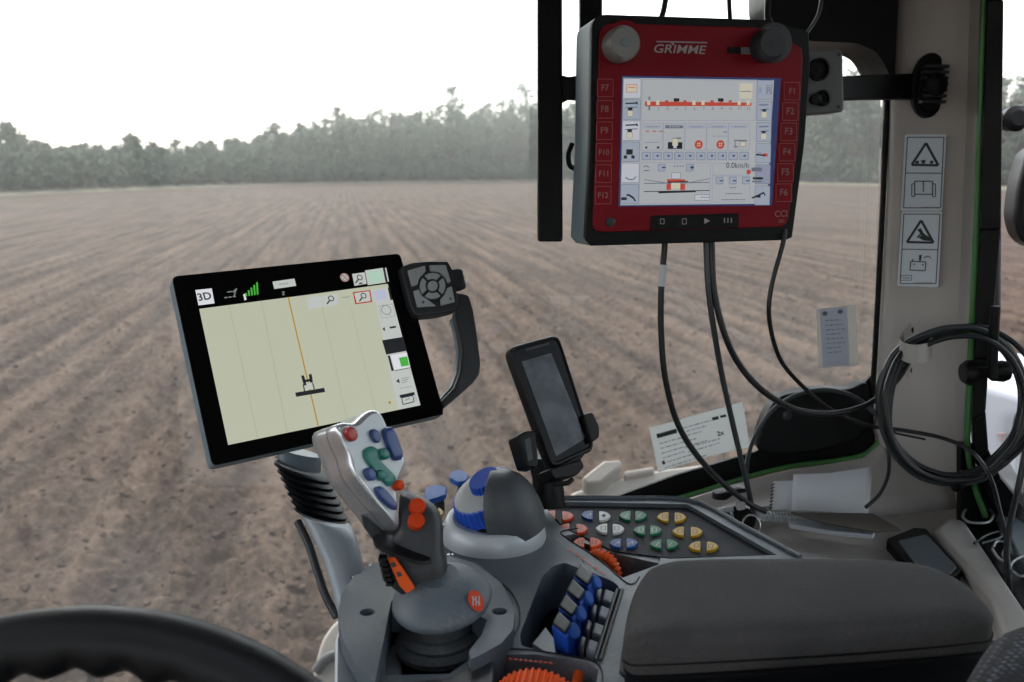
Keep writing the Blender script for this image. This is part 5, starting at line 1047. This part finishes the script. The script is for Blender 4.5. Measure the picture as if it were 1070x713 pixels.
sticker([(48, 362), (216, 362), (200, 674), (30, 668)], 'pale warning sticker with a battery symbol, lower one on the beige pillar', d2)
# stickers on the windscreen
wpl = Plane((0, YW - .0015, 2.6), (0, -1, 0))
def wz(x, y): return (660 + x / 3.5654, 300 + y / 3.5654)
t = thing('paper_label', wpl.at(*wz(250, 560)), 'large white printed paper label tilted at the bottom of the windscreen', 'label', 'labels on the windscreen'); m = MB(); m.prism([wpl.at(*wz(*p)) for p in [(66, 526), (414, 428), (440, 596), (300, 628), (100, 690)]], (0, -.0006, 0), 'sheer_white'); m.build('sheet', t)
m = MB(); wl = lambda a, b_, w_, mt: line(m, wpl, wz(*a), wz(*b_), w_, mt, .0012)
def wl(a, b_, w_, mt):
    if w_ >= .0018: return line(m, wpl, wz(*a), wz(*b_), w_, mt, .0012)
    t = 0; L_ = math.hypot(b_[0] - a[0], b_[1] - a[1])
    while t < 1:       # word by word
        e = min(1, t + random.uniform(6, 22) / L_); f = lambda q: wz(a[0] + (b_[0] - a[0]) * q, a[1] + (b_[1] - a[1]) * q)
        line(m, wpl, f(t), f(e), w_ * random.uniform(.8, 1.3), mt, .0012); t = e + 4.5 / L_
wl((94, 556), (168, 536), .007, 'ink'); wl((102, 548), (160, 532), .002, 'paper2')
for k in range(6): wl((104 + k * 4, 584 + k * 18), (200 + (k % 3) * 40, 558 + k * 18 - (k % 3) * 11), .0013, 'inkg')
for k in range(3): wl((190, 526 + k * 16), (300 - k * 20, 496 + k * 16 + k * 5), .0012, 'inkg')
wl((300, 492), (324, 487), .005, 'ink'); wl((330, 484), (352, 479), .004, 'ink'); text(m, '2x', wpl, wz(320, 556), wz(346, 549), M['ink'], .0012, bold=.03); wl((114, 656), (124, 653), .006, 'ink'); wl((200, 600), (330, 565), .0014, 'inkg'); wl((210, 616), (330, 580), .0014, 'inkg')
m.build('print', t)
t = thing('registration_label', wpl.at(*wz(770, 290)), 'small blue grey registration label with two round seals on the windscreen near the pillar', 'label', 'labels on the windscreen'); film = sheer('clear_sticker_film', (.62, .60, .57), .75)
m = MB(); m.prism([wpl.at(*wz(*p)) for p in [(688, 82), (834, 66), (846, 292), (696, 302)]], (0, -.0005, 0), film); m.build('film', t)
m = MB(); m.prism([wpl.at(*wz(*p), .0008) for p in [(700, 86), (802, 74), (812, 290), (712, 298)]], (0, -.0003, 0), 'sheer_blue'); m.build('sheet', t); m = MB()
for x, y in ((720, 99), (777, 92)): m.poly(circ(wpl, *wz(x, y), .0044, 18, .0014, .0038), 'inkg'); m.poly(circ(wpl, *wz(x, y), .0020, 12, .0016), 'ink')
for k in range(8): wl((722 + k, 126 + k * 17), (780 + (k % 3) * 8, 122 + k * 17), .0012, 'inkg')
wl((696, 301), (752, 297), .002, 'white'); wl((790, 294), (844, 290), .002, 'white'); m.build('print', t)

# ------------------------------------------------------------------ steering wheel and seat
sw = thing('steering_wheel', P(110, 900, .45), 'black steering wheel rim with finger bumps along its inner edge', 'steering wheel')
wn = Vector((-.06, -.80, .60)).normalized(); top = P(112, 668, .45); dwn = (-UV - wn * (-UV).dot(wn)); dwn = (dwn + RV * -.02); dwn = (dwn - wn * dwn.dot(wn)).normalized(); RW = .205; wc0 = top + dwn * RW; ex = dwn.cross(wn) * -1
m = MB(); rings = []; NS = 616
for i in range(NS + 1):
    a = 2 * math.pi * i / NS; rad = -dwn * math.cos(a) + ex * math.sin(a); c = wc0 + rad * RW; ring_ = []
    for k in range(18):
        b_ = 2 * math.pi * k / 18; r_ = .0165; inner = max(0, -math.cos(b_)) ** 2; r_ += inner * .0022 * (math.cos(i * 2 * math.pi / 14)) ; ring_.append(c + rad * math.cos(b_) * r_ + wn * math.sin(b_) * .0150)
    rings.append(ring_)
m.loft(rings, 'rubber', cap=False); m.build('rim', sw)
m = MB(); m.lathe(wc0 - wn * .03, wn, [(.06, -.02), (.065, 0), (.06, .02), (.03, .028)], 'dgrey', n=40); m.build('hub', sw)
for a in (1.9, 4.4, 3.14):
    rad = -dwn * math.cos(a) + ex * math.sin(a); m = MB(); m.tube([wc0 + rad * .05 - wn * .03, wc0 + rad * .12 - wn * .018, wc0 + rad * (RW - .006)], .014, 'dgrey'); m.build('spoke', sw)
fm = bpy.data.materials.new('woven_seat_fabric'); n_ = nodes(fm); N, L = n_.nodes, n_.links; out = N.new('ShaderNodeOutputMaterial'); b = N.new('ShaderNodeBsdfPrincipled'); L.new(b.outputs[0], out.inputs[0]); b.inputs['Roughness'].default_value = .8
tc = N.new('ShaderNodeTexCoord'); vz = N.new('ShaderNodeTexVoronoi'); vz.inputs['Scale'].default_value = 210; vz.inputs['Randomness'].default_value = .25; L.new(tc.outputs['Object'], vz.inputs['Vector']); cr = N.new('ShaderNodeValToRGB'); cr.color_ramp.elements[0].color = (.13, .135, .17, 1); cr.color_ramp.elements[1].color = (.003, .003, .005, 1); cr.color_ramp.elements[0].position = .18; cr.color_ramp.elements[1].position = .42
L.new(vz.outputs[0], cr.inputs[0]); L.new(cr.outputs[0], b.inputs['Base Color']); bp = N.new('ShaderNodeBump'); bp.invert = True; bp.inputs['Strength'].default_value = .8; bp.inputs['Distance'].default_value = .002; L.new(vz.outputs[0], bp.inputs['Height']); L.new(bp.outputs[0], b.inputs['Normal'])
st = thing('seat', P(1120, 800, .52), 'dark dotted woven fabric seat bolster beside the armrest cushion', 'seat')
def bol(cx, cy, d, rx, ry): 
    c = P(cx, cy, d); return [c + RV * (rx * math.cos(2 * math.pi * i / 28)) + (FV * .5 + UV * .8) * (ry * math.sin(2 * math.pi * i / 28)) for i in range(28)]
m = MB(); rings = [bol(1122, 714, .585, .012, .010), bol(1119, 717, .575, .030, .026), bol(1117, 726, .56, .045, .042), bol(1115, 744, .54, .055, .055), bol(1115, 784, .51, .062, .062), bol(1100, 850, .46, .066, .066), bol(1100, 1000, .4, .066, .066)]
m.loft(rings, fm); m.build('bolster', st)
